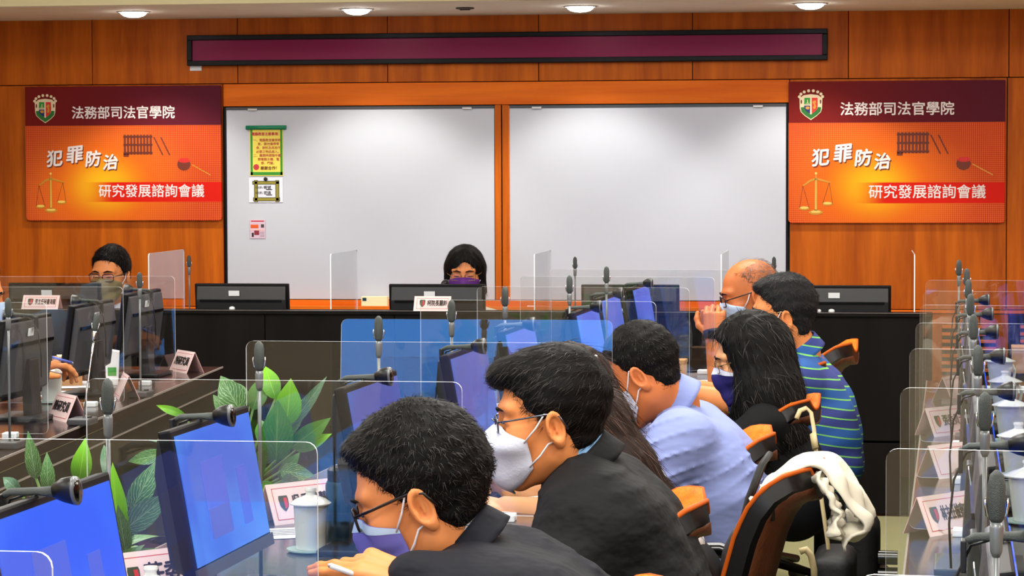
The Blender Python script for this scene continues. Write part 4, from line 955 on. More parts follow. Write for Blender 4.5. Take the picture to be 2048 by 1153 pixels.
build('hook', MB().tube([W(1600, 1104, 6.3) - Vector((p.x, p.y, 0)), W(1612, 1100, 6.3) - Vector((p.x, p.y, 0)), W(1622, 1112, 6.3) - Vector((p.x, p.y, 0)), W(1628, 1140, 6.3) - Vector((p.x, p.y, 0)), W(1630, 1200, 6.3) - Vector((p.x, p.y, 0))], .009, 8), M['beige'], hb, smooth=True)
build('canopy_roll', MB().tube([W(1630, 1195, 6.3) - Vector((p.x, p.y, 0)), W(1632, 1300, 6.3) - Vector((p.x, p.y, 0)), W(1634, 1500, 6.3) - Vector((p.x, p.y, 0))], [.012, .03, .012], 10), M['bag_black'], hb, smooth=True)
# ------------------------------------------------------------------ distance-field modelling for people
V3 = lambda *a: np.array(a, dtype=np.float32)
def sm(a, b, k): h = np.maximum(k - np.abs(a - b), 0) / k; return np.minimum(a, b) - h * h * k * .25
def smx(a, b, k): return -sm(-a, -b, k)
def ell(P, c, r):
    q = (P - V3(*c)); r = V3(*r); k0 = np.sqrt(((q / r) ** 2).sum(1)); k1 = np.sqrt(((q / (r * r)) ** 2).sum(1)) + 1e-6; return k0 * (k0 - 1) / k1
def cap(P, a, b, ra, rb):
    a, b = np.asarray(a, np.float32), np.asarray(b, np.float32); ba = b - a; t = np.clip(((P - a) @ ba) / max(1e-9, float(ba @ ba)), 0, 1)
    return np.sqrt(((P - a - t[:, None] * ba) ** 2).sum(1)) - (ra + (rb - ra) * t)
def polygonize(fn, lo, hi, h):
    lo = np.asarray(lo, np.float32); n = np.maximum(4, np.ceil((np.asarray(hi) - lo) / h).astype(int) + 1)
    ax = [lo[i] + h * np.arange(n[i], dtype=np.float32) for i in range(3)]
    G = np.stack(np.meshgrid(*ax, indexing='ij'), -1).reshape(-1, 3).astype(np.float32)
    F_ = fn(G).reshape(n).astype(np.float32)
    c = n - 1; acc = np.zeros((*c, 3), np.float32); cnt = np.zeros(c, np.float32)
    cs = [(i, j, k) for i in (0, 1) for j in (0, 1) for k in (0, 1)]
    sl = lambda o: F_[o[0]:o[0] + c[0], o[1]:o[1] + c[1], o[2]:o[2] + c[2]]
    for a in cs:
        for d in range(3):
            if a[d]: continue
            b = list(a); b[d] = 1; fa, fb = sl(a), sl(b); mk = (fa < 0) != (fb < 0)
            t = np.where(mk, fa / np.where(mk, fa - fb, 1), 0)
            for e in range(3): acc[..., e] += np.where(mk, a[e] + (t if e == d else 0), 0)
            cnt += mk
    idx = -np.ones(c, np.int64); on = cnt > 0; idx[on] = np.arange(on.sum())
    cell = np.argwhere(on).astype(np.float32); v = lo + h * (cell + acc[on] / cnt[on][:, None])
    qs = []; S = F_ < 0
    for d in range(3):
        e1, e2 = (d + 1) % 3, (d + 2) % 3
        s0 = [slice(None)] * 3; s1 = [slice(None)] * 3; s0[d] = slice(0, -1); s1[d] = slice(1, None)
        ch = S[tuple(s0)] != S[tuple(s1)]; ins = S[tuple(s0)]
        pos = np.argwhere(ch)
        if not len(pos): continue
        ok = (pos[:, e1] > 0) & (pos[:, e1] < n[e1] - 1) & (pos[:, e2] > 0) & (pos[:, e2] < n[e2] - 1); pos = pos[ok]
        dirn = ins[tuple(pos.T)]
        def cc(o1, o2): q = pos.copy(); q[:, e1] += o1; q[:, e2] += o2; return idx[tuple(q.T)]
        a, b, c2, d2 = cc(-1, -1), cc(0, -1), cc(0, 0), cc(-1, 0)
        qs.append(np.where(dirn[:, None], np.stack([a, b, c2, d2], 1), np.stack([a, d2, c2, b], 1)))
    return v, np.concatenate(qs)
def normals(fn, v, e=.002):
    g = np.stack([fn(v + V3(*(e * (i == k) for i in range(3)))) - fn(v - V3(*(e * (i == k) for i in range(3)))) for k in range(3)], 1)
    return g / (np.linalg.norm(g, axis=1, keepdims=True) + 1e-9)
def wav(P, f, seed, n=4):
    rs = np.random.RandomState(seed); r = 0
    for i in range(n): d = rs.normal(size=3); d /= np.linalg.norm(d); r = r + np.sin(P @ (d * f * rs.uniform(.6, 1.6)).astype(np.float32) + rs.uniform(0, 6))
    return r / n

# head frame: x forward, y to the person's left, z up, origin between the ears
def skull(P):
    Q = P.copy(); Q[:, 1] = np.abs(Q[:, 1])
    d = ell(Q, (-.012, 0, .043), (.097, .076, .086))
    d = sm(d, ell(Q, (.020, 0, -.03), (.071, .063, .085)), .04)
    d = sm(d, cap(Q, (.0, .05, -.062), (.066, .014, -.106), .017, .017), .03)
    d = sm(d, ell(Q, (.072, 0, -.105), (.018, .022, .016)), .02)
    d = sm(d, ell(Q, (.056, .043, -.024), (.025, .023, .021)), .025)
    return d
def head_field(P, nose=1.0):
    Q = P.copy(); Q[:, 1] = np.abs(Q[:, 1])
    d = skull(P)
    d = sm(d, cap(Q, (.084, .008, .030), (.070, .048, .032), .010, .008), .018)
    d = smx(d, -ell(Q, (.101, .032, .010), (.020, .020, .013)), .012)
    d = sm(d, ell(Q, (.0735, .032, .008), (.0135, .017, .0125)), .004)
    d = sm(d, cap(Q, (.086, 0, .014), (.106 + .003 * nose, 0, -.028), .007, .0105), .012)
    d = sm(d, ell(Q, (.097, .012, -.034), (.011, .008, .008)), .006)
    d = sm(d, ell(Q, (.087, 0, -.064), (.010, .024, .006)), .008); d = sm(d, ell(Q, (.086, 0, -.076), (.010, .021, .006)), .008)
    # ear
    q = Q - V3(-.010, .0785, -.006); a = .42; ca, sa = math.cos(a), math.sin(a)
    x, y = q[:, 0] * ca + q[:, 1] * sa, -q[:, 0] * sa + q[:, 1] * ca
    tl = .2; X = x * math.cos(tl) - q[:, 2] * math.sin(tl); Z = x * math.sin(tl) + q[:, 2] * math.cos(tl); E = np.stack([X, y, Z], 1)
    g = np.sqrt((X / .015) ** 2 + (Z / .0265) ** 2)
    ring = np.sqrt(((g - 1) * .019) ** 2 + (y - .008) ** 2) - .0045
    disc = ell(E, (0, 0, 0), (.015, .0075, .0265))
    e = sm(disc, ring, .005); e = sm(e, ell(E, (-.002, .004, -.030), (.010, .006, .011)), .006)
    e = smx(e, -ell(E, (.002, .012, -.002), (.0105, .0120, .0175)), .003)
    e = sm(e, cap(E, (-.0045, .0035, .014), (-.001, .005, -.010), .0032, .0028), .003); e = sm(e, ell(E, (.0115, .005, -.005), (.0045, .005, .0065)), .003)
    return sm(d, e, .005)

def strands(v, nr, n, flow, L, lift, rad, seed, jit=.35):
    rs = np.random.RandomState(seed); i = rs.randint(0, len(v), n); p = v[i]; N = nr[i]; f = flow(p) + rs.normal(size=(n, 3)) * jit
    f = f - N * (f * N).sum(1, keepdims=True); f /= np.linalg.norm(f, axis=1, keepdims=True) + 1e-9
    ln = L * rs.uniform(.5, 1.2, (n, 1)); s = np.cross(f, N)
    a = p - N * .002; mid = p + f * ln * .5 + N * lift * .8; tip = p + f * ln + N * lift * rs.uniform(.3, 1.2, (n, 1))
    V = np.stack([a + s * rad, a - s * rad, mid + s * rad * .8, mid - s * rad * .8, tip], 1).reshape(-1, 3)
    b = (np.arange(n) * 5)[:, None]; q4 = (b + np.array([[0, 1, 3, 2]])).tolist(); q3 = (b + np.array([[2, 3, 4]])).tolist()
    return V, q4 + q3
def merge(*parts):
    V, F_, o = [], [], 0
    for v, f in parts:
        V.append(np.asarray(v)); F_ += [[i + o for i in q] for q in (f.tolist() if hasattr(f, 'tolist') else f)]; o += len(v)
    return np.concatenate(V), F_

class Head:
    """yaw: 0 = facing picture left, +90 = away from us, -90 = towards us, 180 = picture right"""
    def __init__(s, px, py, d, yaw, pitch=0, roll=0, k=1.0, ear=False):
        f0 = -rh; f = f0 * math.cos(R(yaw)) + fh * math.sin(R(yaw)); l = Vector((0, 0, 1)).cross(f)
        M3 = Matrix((f, l, (0, 0, 1))).transposed() @ Matrix.Rotation(R(pitch), 3, 'Y') @ Matrix.Rotation(R(roll), 3, 'X')
        s.M = np.array(M3, dtype=np.float32); s.k = k; s.f = f; s.l = l
        if ear:                                      # px, py point at the near ear
            sg = 1 if l.dot(-fh) > 0 else -1; off = M3 @ Vector((-.010, .085 * sg, -.006)) * k
            c = W(px, py, d + off.dot(fw)) - off
        else: c = W(px, py, d)
        s.c = np.array(c, dtype=np.float32)
    def w(s, P): return (np.asarray(P, np.float32) * s.k) @ s.M.T + s.c
    def inv(s, P): return ((np.asarray(P, np.float32) - s.c) @ s.M) / s.k

def hair_short(P, fringe=.078, top=.016, side=.006, nape=-.06, burn=-.015, seed=3, part=0.0, back=0.0, taper=.011):
    Q = P.copy(); Q[:, 1] = np.abs(Q[:, 1])
    d = ell(Q, (-.014 - back, 0, .046), (.098 + top * .7, .077 + side, .087 + top))
    d = sm(d, ell(Q, (.045, 0, .098), (.05, .05, .026)), .03) if fringe > .08 else d
    if nape < -.055: d = sm(d, ell(Q, (-.046, 0, -.034), (.048, .058, .066)), .02)
    d = d - .0030 * wav(P * V3(1, 1.2, 1.6), 120, seed, 5) - .0012 * wav(P, 320, seed + 1, 4)
    xh = np.interp(Q[:, 2], [-.03, .02, .05, .07, .085, .10, .14], [.020, .034, .046, .062, .080, .10, .2]).astype(np.float32) + (fringe - .078)
    front2 = (Q[:, 0] - xh) * .8 + .004 * wav(P, 170, seed + 2, 5)
    n2 = V3(-.35, 0, -1); n2 /= np.linalg.norm(n2); low = (Q - V3(-.05, 0, nape)) @ n2
    low = np.where(Q[:, 0] > -.025, -(Q[:, 2] - burn), low)
    ct = np.maximum(front2, low); d = d + taper * np.clip(1 + ct / .034, 0, 1) ** 2
    d = smx(d, front2, .006); d = smx(d, low, .008)
    d = smx(d, -ell(Q, (-.008, .085, -.012), (.021, .03, .034)), .004)
    return d

def mask_mesh(h, kind='flat', drop=0.0):
    FM = 66 if kind != 'kf' else 60; nu, nv = 26, 14; zt0, zb0 = .004, -.128 - drop
    phi = np.linspace(-FM, FM, nu + 1); rows = []
    for j in range(nv + 1):
        v = j / nv
        for a in phi:
            t = abs(a) / FM; zt = zt0 - .030 * t ** 1.6; zb = zb0 + .052 * t ** 1.5
            rows.append((R(a), zt + (zb - zt) * v, v, t))
    A = np.array(rows, np.float32); D = np.stack([np.cos(A[:, 0]), np.sin(A[:, 0]), 0 * A[:, 0]], 1)
    r = np.full(len(A), .20, np.float32); base = V3(0, 0, 0)
    fld = lambda P: np.minimum(head_field(P), cap(P, (.088, 0, .0), (.100, 0, -.06), .012, .010))
    for _ in range(40):
        P = D * r[:, None]; P[:, 2] = A[:, 1]; dd = fld(P) - .0045; r -= np.clip(dd, -.01, .02) * .85
    r = r.reshape(nv + 1, nu + 1)
    for _ in range(30):                                          # cloth bridges hollows
        s_ = r.copy(); s_[1:-1] = np.maximum(r[1:-1], .5 * (r[:-2] + r[2:]) - .0003); s_[:, 1:-1] = np.maximum(s_[:, 1:-1], .5 * (s_[:, :-2] + s_[:, 2:]) - .0010); r = s_
    v = A[:, 2].reshape(nv + 1, nu + 1); t = A[:, 3].reshape(nv + 1, nu + 1)
    z = A[:, 1].reshape(nv + 1, nu + 1).copy()
    if kind == 'flat': r = r + .0022 * np.sin(v * 3 * 2 * np.pi) * (1 - t ** 4) * (v > .15) * (v < .9)
    if kind == 'kf':                                             # folded three-panel mask with a sharp beak
        ridge = np.maximum(0, 1 - np.abs(v - .34) / np.where(v < .34, .34, .62)); beak = (1 - (t) ** 1.3)
        r = r + .034 * ridge * beak + .012 * np.maximum(0, 1 - np.abs(v - .8) / .3) * beak
    if kind == 'cup': r = r + .007 * np.maximum(0, 1 - np.abs(v - .45) / .5) * (1 - t)
    P = np.stack([np.cos(A[:, 0]) * r.ravel(), np.sin(A[:, 0]) * r.ravel(), z.ravel()], 1)
    f = [(j * (nu + 1) + i, j * (nu + 1) + i + 1, (j + 1) * (nu + 1) + i + 1, (j + 1) * (nu + 1) + i) for j in range(nv) for i in range(nu)]
    return P, f, nu, nv
def wear_mask(h, root, mt, kind='flat', drop=0.0, strip=None):
    P, f, nu, nv = mask_mesh(h, kind, drop)
    o = raw('face_mask', h.w(P), f, mt, root); md = o.modifiers.new('s', 'SOLIDIFY'); md.thickness = .0018; md.offset = 1
    if strip:
        k_ = [q for q in f if max(q) < 3 * (nu + 1)]; P2 = P.copy(); P2[:, :2] *= 1.012
        s_ = raw('mask_band', h.w(P2[:3 * (nu + 1)]), k_, strip, o)
    for sg in (1, -1):
        i = nu if sg > 0 else 0; a, b = P[i + (nu + 1)], P[nv * (nu + 1) + i - (nu + 1)]
        ea, eb = V3(.006, sg * .0795, .020), V3(.004, sg * .0770, -.036)
        for p0, e in ((a, ea), (b, eb)):
            m_ = (p0 + e) / 2 + V3(0, sg * .006, 0); bk = V3(-.016, sg * .070, e[2] * .8)
            pts = [Vector(q) for q in h.w(np.array([p0 + V3(.006, 0, 0), m_, e, bk]))]
            raw_t = MB().tube(pts, .0019 * h.k, 6); build('ear_loop', raw_t, M['loop'], o, smooth=True)
    return o
def wear_glasses(h, root, frame, half=False, rim=.0016, lens=True, w_=.0245, hh=.0165, cz=.004):
    t = None; paths = []
    def rimp(sg):
        pl = rrect(-w_, w_, -hh, hh, min(hh, w_) * .55, 4); return [(.104 - abs(sg * .034 + q[0]) * .16, sg * .034 + q[0], cz + q[1]) for q in pl]
    o = build('glasses', MB().tube([Vector(q) for q in h.w(np.array([(.105, -.010, cz + .005), (.109, 0, cz + .008), (.105, .010, cz + .005)]))], rim * h.k, 6), frame, root, smooth=True)
    for sg in (1, -1):
        pl = rimp(sg); ring = h.w(np.array(pl + [pl[0]]))
        if half: ring = h.w(np.array([q for q in pl if q[2] > cz - .002]))
        build('rim', MB().tube([Vector(q) for q in ring], rim * h.k, 6, cap=False), frame, o, smooth=True)
        if lens:
            L = h.w(np.array(pl)); build('lens', MB().add([Vector(q) for q in L], [tuple(range(len(L)))]), M['lens'], o)
        build('temple', MB().tube([Vector(q) for q in h.w(np.array([(.094, sg * .060, cz + .006), (.06, sg * .079, cz + .010), (.0, sg * .0875, cz + .016), (-.022, sg * .086, cz + .010), (-.036, sg * .083, cz - .014)]))], rim * 1.15 * h.k, 6, sx=.7), frame, o, smooth=True)
    return o
def face_bits(h, root, body_mats=None, brow='hair'):
    for sg in (1, -1):
        build('eyebrow', MB().tube([Vector(q) for q in h.w(np.array([(.0965, sg * .012, .028), (.096, sg * .030, .034), (.084, sg * .050, .030)]))], [.0022 * h.k, .0032 * h.k, .0012 * h.k], 6), M[brow], root, smooth=True)
        build('eye', MB().tube([Vector(q) for q in h.w(np.array([(.0865, sg * .018, .006), (.0882, sg * .032, .0055), (.083, sg * .046, .007)]))], [.0007 * h.k, .0020 * h.k, .0006 * h.k], 6), M['eye'], root, smooth=True)

# ------------------------------------------------------------------ hands
def hand_caps(wrist, dirv, palm, k=1.0, curl=(.5, .5, .55, .6), thumb=.5, left=True, spread=.12):
    """list of capsules; dirv: wrist->knuckles, palm: direction the palm faces"""
    d = Vector(dirv).normalized(); pn = Vector(palm); pn = (pn - d * pn.dot(d)).normalized(); s = d.cross(pn) * (1 if left else -1)    # s: towards the thumb side
    w0 = Vector(wrist); out = []
    for q in (-.028, -.010, .010, .026): out.append((w0 + d * .012 + s * q * .7, w0 + d * .082 + s * q * 1.05, .0135, .0125))
    L = ((.040, .025, .020), (.045, .028, .021), (.042, .026, .020), (.032, .020, .018))
    for i, q in enumerate((.030, .010, -.011, -.030)):
        a = w0 + d * (.086 - (.004 if i in (0, 2) else 0) - (.010 if i == 3 else 0)) + s * q; ang = 0; dd = (d + s * (q * spread * 10)).normalized()
        r0 = .0092 - (.001 if i == 3 else 0)
        for j, l in enumerate(L[i]):
            ang += curl[i] * (1.0, 1.1, .7)[j]; v = dd * math.cos(ang) + pn * math.sin(ang); b = a + v * l
            out.append((a, b, r0 - j * .0009, r0 - (j + 1) * .0009)); a = b
    a = w0 + d * .022 + s * .026 + pn * .006; v1 = (d * .6 + s * .75 + pn * .25 * thumb).normalized(); b = a + v1 * .038; out.append((a, b, .0135, .0110))
    v2 = (d * .85 + s * .3 + pn * .5 * thumb).normalized(); c = b + v2 * .030; out.append((b, c, .0105, .0095)); v3 = (d * .95 + pn * .5 * thumb - s * .05).normalized(); out.append((c, c + v3 * .024, .0095, .0080))
    return [(w0 + (a - w0) * k, w0 + (b - w0) * k, ra * k, rb * k) for a, b, ra, rb in out]
def caps_mesh(groups, h):
    """groups: list of lists; smooth inside a finger chain, tight between"""
    A = [c for g in groups for c in g[0]]
    lo = np.min([np.minimum(np.array(a), np.array(b)) - ra - .01 for a, b, ra, rb in A], 0); hi = np.max([np.maximum(np.array(a), np.array(b)) + ra + .01 for a, b, ra, rb in A], 0)
    def fn(P):
        d = None
        for caps, k_ in groups:
            e = None
            for a, b, ra, rb in caps:
                q = cap(P, a, b, ra, rb); e = q if e is None else sm(e, q, k_)
            d = e if d is None else np.minimum(d, e)
        return d
    return polygonize(fn, lo, hi, h)

# ------------------------------------------------------------------ clothed body
def garment(root, name, mt, caps, k_=.05, h=.011, amp=.003, freq=38, seed=1, cut=None, fold=0):
    lo = np.min([np.minimum(np.array(a), np.array(b)) - max(ra, rb) - .03 for a, b, ra, rb in caps], 0); hi = np.max([np.maximum(np.array(a), np.array(b)) + max(ra, rb) + .03 for a, b, ra, rb in caps], 0)
    def fn(P):
        d = None
        for a, b, ra, rb in caps:
            q = cap(P, a, b, ra, rb); d = q if d is None else sm(d, q, k_)
        d = d + amp * wav(P, freq, seed, 6) + amp * .8 * np.sin(P[:, 2] * freq * 1.7 + 3 * wav(P, 14, seed + 5, 3))
        if fold: d = d - fold * (1 - np.abs(np.sin(P[:, 2] * 70 - P[:, 0] * 26 + 2.8 * wav(P, 13, seed + 2, 4)))) ** 4 * np.clip(wav(P, 11, seed + 3, 4) * 2.2 + .6, 0, 1)
        return d
    v, f = polygonize(fn, lo, hi, h); return raw(name, v, f, mt, root)
def torso_caps(pel, che, nkb, L, wd=1.0, sh=.175, fat=1.0):
    """pel, che, nkb: pelvis, chest, neck base; L: unit vector to the person's left"""
    pel, che, nkb, L = Vector(pel), Vector(che), Vector(nkb), Vector(L); c = []
    for q in (-1, 1):
        c.append((pel + L * q * .07 * wd, pel.lerp(che, .55) + L * q * .075 * wd, .125 * fat, .122 * fat)); c.append((pel.lerp(che, .55) + L * q * .075 * wd, che + L * q * .085 * wd, .122 * fat, .105 * fat))
        shp = che.lerp(nkb, .52) + L * q * sh * wd; c.append((che + L * q * .08 * wd, shp - L * q * .03, .10 * fat, .058)); c.append((nkb - Vector((0, 0, .02)), shp, .050, .052))
    return c
def arm_caps(s, e, w_, k=1.0): return [(Vector(s), Vector(e), .062 * k, .050 * k), (Vector(e), Vector(w_), .049 * k, .037 * k)]
def legs(root, pel, F_, L, mt=None):
    pel, F_, L = Vector(pel), Vector(F_), Vector(L); c = []; z = Vector((0, 0, 1)); fl = Vector((pel.x, pel.y, 0))
    c.append((pel - L * .07, pel + L * .07, .115, .115))
    for q in (-1, 1):
        hip = pel + L * q * .085 - z * .02; kn = fl + F_ * .40 + L * q * .12 + z * .50; an = fl + F_ * .36 + L * q * .12 + z * .10
        c += [(hip, kn, .085, .062), (kn, an, .058, .042)]
        build('shoe', MB().tube([an + F_ * -.05 - z * .05, an - z * .045 + F_ * .02, an + F_ * .1 - z * .065, an + F_ * .18 - z * .075], [.036, .045, .038, .02], 10), M['black_gloss'], root, smooth=True)
    return garment(root, 'trousers', mt or M['trousers'], c, .03, .016, .002, 30, 5)
def collar(root, name, mt, c, axis, F_, r, h, flare=.012, gap=35, tilt=.0, n=26, ry=1.15, drop=.0, th=.004):
    """band round the neck, open in front; c: centre of the neck base, axis: neck direction, F_: front"""
    c, u = Vector(c), Vector(axis).normalized(); f = Vector(F_); f = (f - u * f.dot(u)).normalized(); l = u.cross(f); mb = MB()
    def fn(a, v):
        an = R(gap) + (2 * math.pi - 2 * R(gap)) * a; fr = max(0, math.cos(an))
        rad = r + flare * (1 - v) ; p = c + (f * math.cos(an) * ry + l * math.sin(an)) * rad + u * (h * (v - .35) - drop * fr - tilt * math.cos(an))
        return p
    o = build(name, mb.grid(fn, n, 5), mt, root, smooth=True); md = o.modifiers.new('s', 'SOLIDIFY'); md.thickness = th; return o
def person(label): return empty('person', (0, 0, 0), 0, label, 'person', 'people seated at the meeting')
def body_mesh(root, h, nkb, mt, hands=(), res=.0036, neck=.054, nose=1.0):
    nb = h.inv(np.array([nkb]))[0]
    def fn(P):
        d = head_field(P, nose); return sm(d, cap(P, (-.022, 0, -.045), nb, neck / h.k, (neck + .006) / h.k), .035)
    lo = np.minimum(V3(-.13, -.115, -.15), nb - .075); hi = np.maximum(V3(.135, .115, .15), nb + .075)
    v, f = polygonize(fn, lo, hi, res); parts = [(h.w(v), f)]
    for g in hands: parts.append(caps_mesh(g, .0034))
    V, F_ = merge(*parts); return raw('body', V, F_, mt, root)
def add_hair(root, h, fn, lo, hi, mt, res=.005, n=2500, flow=None, L=.03, lift=.003, rad=.0005, seed=1, name='hair', jit=.35):
    v, f = polygonize(fn, lo, hi, res); nr = normals(fn, v.astype(np.float32))
    flow = flow or (lambda p: np.stack([p[:, 0] * 0 + .25 * np.sign(p[:, 0]) + .2, p[:, 1] * 4, -.55 + 0 * p[:, 0]], 1))
    parts = [(h.w(v), f)]
    if n:
        sv, sf = strands(v, nr, n, flow, L, lift, rad, seed, jit); parts.append((h.w(sv), sf))
    V, F_ = merge(*parts); o = raw(name, V, F_, [mt, M['hair_brown_hi'] if mt is M['hair_brown'] else M['hair_hi']], root)
    mi = np.zeros(len(F_), np.int32); k_ = len(f)
    if n: pick = (np.random.RandomState(seed + 9).rand(n) < .4).astype(np.int32); mi[k_:k_ + n] = pick; mi[k_ + n:k_ + 2 * n] = pick
    o.data.polygons.foreach_set('material_index', mi); return o
LO, HI = V3(-.15, -.12, -.16), V3(.14, .12, .19)
Zv = Vector((0, 0, 1))
def NP(p): return np.array(p, dtype=np.float32)

FLOWF = lambda p: np.stack([.7 * np.sign(p[:, 0] + .03) * np.clip(np.abs(p[:, 0] + .03) * 12, .2, 1), p[:, 1] * 5, -.35 + 0 * p[:, 0]], 1)
# ------------------------------------------------------------------ the people
FM_ = -MID.perp; LM_ = Zv.cross(FM_)                    # middle-row people face the picture's left; their left side is towards us
M['frame_dark'] = mat('glasses_black', srgb(18, 16, 18), .3); M['frame_gold'] = mat('glasses_gold', srgb(176, 140, 84), .25, metal=.8); M['frame_steel'] = mat('glasses_steel', srgb(120, 128, 142), .2, metal=.9)
M['frame_brown'] = mat('glasses_brown', srgb(70, 34, 24), .3)
M['watch'] = mat('watch_strap', srgb(44, 38, 42), .5); M['pen_blue'] = mat('pen_blue', srgb(92, 112, 214), .3); M['pen_white'] = mat('pen_white', srgb(226, 228, 236), .3)
def striped_mat():
    mt = bpy.data.materials.new('polo_stripes'); mt.use_nodes = True; nt = mt.node_tree; g = NG(nt); b = nt.nodes['Principled BSDF']
    tc = nt.nodes.new('ShaderNodeTexCoord'); sp = nt.nodes.new('ShaderNodeSeparateXYZ'); nt.links.new(tc.outputs['Object'], sp.inputs[0])
    z = g.m('ADD', sp.outputs[2], g.m('MULTIPLY', sp.outputs[0], .18)); p = g.m('FRACT', g.m('MULTIPLY', z, 1 / .030)); q = g.m('FRACT', g.m('MULTIPLY', z, 1 / .12))
    col = g.mix(g.m('GREATER_THAN', q, .5), srgb(36, 88, 160), srgb(46, 58, 128))
    nt.links.new(g.mix(g.m('LESS_THAN', p, .14), col, srgb(126, 206, 96)), b.inputs['Base Color']); b.inputs['Roughness'].default_value = .8
    return mt
def jacket_lapels(root, mt, c, axis, F_, r, h): return collar(root, 'jacket_collar', mt, c, axis, F_, r, h, .016, 40, .012, 28, 1.15, .03, .007)
def pen(root_label, a, b, mt, r=.0045):
    a, b = Vector(a), Vector(b); t = empty('pen', a, 0, root_label, 'pen'); v = b - a
    build('barrel', MB().tube([v * .06, v * .8], r, 10), mt, t, smooth=True); build('tip', MB().tube([v * 0, v * .06], [r * .3, r], 10), M['silver'], t, smooth=True); build('cap', MB().tube([v * .8, v], [r * 1.1, r], 10), M['pen_blue'], t, smooth=True); return t

# 1 nearest man, navy suit, violet-blue mask
r = person('man in navy suit with violet mask and black glasses, nearest the camera')
h = Head(840, 1018, 4.2, 7, 19, 0, 1.10, True)
nkb = W(935, 1105, 4.21)
lw = W(822, 1160, 4.04); hc = hand_caps(lw, W(700, 1122, 4.06) - lw, Vector((.1, .5, -1)), .98, (.16, .22, .45, .6), .9, True, .1)
rw = W(812, 1140, 4.36); hc2 = hand_caps(rw, W(730, 1110, 4.3) - rw, Vector((0, -.6, -1)), .98, (.5, .55, .6, .6), .6, False)
body_mesh(r, h, nkb, M['skin'], [[(hc, .008)], [(hc2, .008)]], .0034)
add_hair(r, h, lambda P: hair_short(P, .084, .021, .007, -.060, -.020, 3), LO, HI, M['hair'], .004, 7000, FLOWF, .017, .0030, .0005, 1, jit=.22)
wear_mask(h, r, M['mask_violet'], strip=M['mask_blue']); wear_glasses(h, r, M['frame_dark'], rim=.0024); face_bits(h, r)
che, pel = W(1055, 1245, 4.22), W(1215, 1480, 4.22)
sL, eL = W(1085, 1225, 4.04), W(965, 1345, 4.0); sR, eR = W(1040, 1190, 4.40), W(920, 1270, 4.42)
garment(r, 'suit_jacket', M['suit_navy'], torso_caps(pel, che, nkb + Vector((0, 0, -.015)), LM_, 1.05, .165, 1.03) + arm_caps(sL, eL, lw, 1.08) + arm_caps(sR, eR, rw, 1.05), .09, .009, .002, 34, 2, fold=.006)
ax = Vector(h.c) - nkb
collar(r, 'shirt_collar', M['shirt_white'], nkb + ax.normalized() * .02, ax, FM_, .060, .075, .006, 20, .008, 26, 1.12, .03)
jacket_lapels(r, M['suit_navy'], nkb + ax.normalized() * .004, ax, FM_, .067, .046); legs(r, pel, FM_, LM_)
pen('white capped pen between the fingers of the nearest man', W(655, 1130, 4.02), W(735, 1160, 4.03), M['pen_white'])

# 2 second man, black suit, white beak mask
r = person('man in black suit with pointed white mask and steel glasses')
h = Head(1108, 857, 4.9, 4, 5, 0, 1.05, True); nkb = W(1166, 938, 4.92); ax = Vector(h.c) - nkb
lw = W(985, 1125, 4.76); rw = W(1000, 1100, 5.0)
body_mesh(r, h, nkb, M['skin'], [[(hand_caps(lw, W(900, 1120, 4.76) - lw, (0, .2, -1), 1, (.3, .3, .35, .4)), .008)], [(hand_caps(rw, W(930, 1098, 5.0) - rw, (0, -.2, -1), 1, (.3, .3, .35, .4), .5, False), .008)]], .0034)
def hair2(P):
    d = hair_short(P, .086, .013, .006, -.058, -.012, 8, taper=.006)
    sw = ell(P, (.066, -.012, .094), (.044, .062, .026)) - .003 * wav(P, 160, 5, 4); sw2 = ell(P, (.090, -.025, .088), (.020, .040, .022)) - .002 * wav(P, 160, 6, 4)
    return sm(sm(d, sw, .02), sw2, .02)
add_hair(r, h, hair2, LO, HI, M['hair'], .0042, 4200, lambda p: np.stack([p[:, 0] * 0 + .5, p[:, 1] * 3, p[:, 2] * 0 - .35], 1), .028, .0022, .0005, 2, jit=.2)
wear_mask(h, r, M['mask_white'], 'kf', .004); wear_glasses(h, r, M['frame_steel'], rim=.0018, hh=.014); face_bits(h, r)
che, pel = W(1222, 1065, 4.93), W(1298, 1310, 4.93)
sL, eL = W(1222, 1060, 4.76), W(1110, 1180, 4.7); sR, eR = W(1205, 1030, 5.10), W(1110, 1150, 5.15)
garment(r, 'suit_jacket', M['suit_bk'], torso_caps(pel, che, nkb + Vector((0, 0, -.01)), LM_, 1.05, .165, 1.05) + arm_caps(sL, eL, lw, 1.08) + arm_caps(sR, eR, rw, 1.05), .09, .009, .002, 30, 4, fold=.006)
collar(r, 'shirt_collar', M['shirt_sky'], nkb + ax.normalized() * .02, ax, FM_, .062, .085, .008, 14, .01, 26, 1.16, .045)
jacket_lapels(r, M['suit_bk'], nkb + ax.normalized() * .002, ax, FM_, .068, .048); legs(r, pel, FM_, LM_)

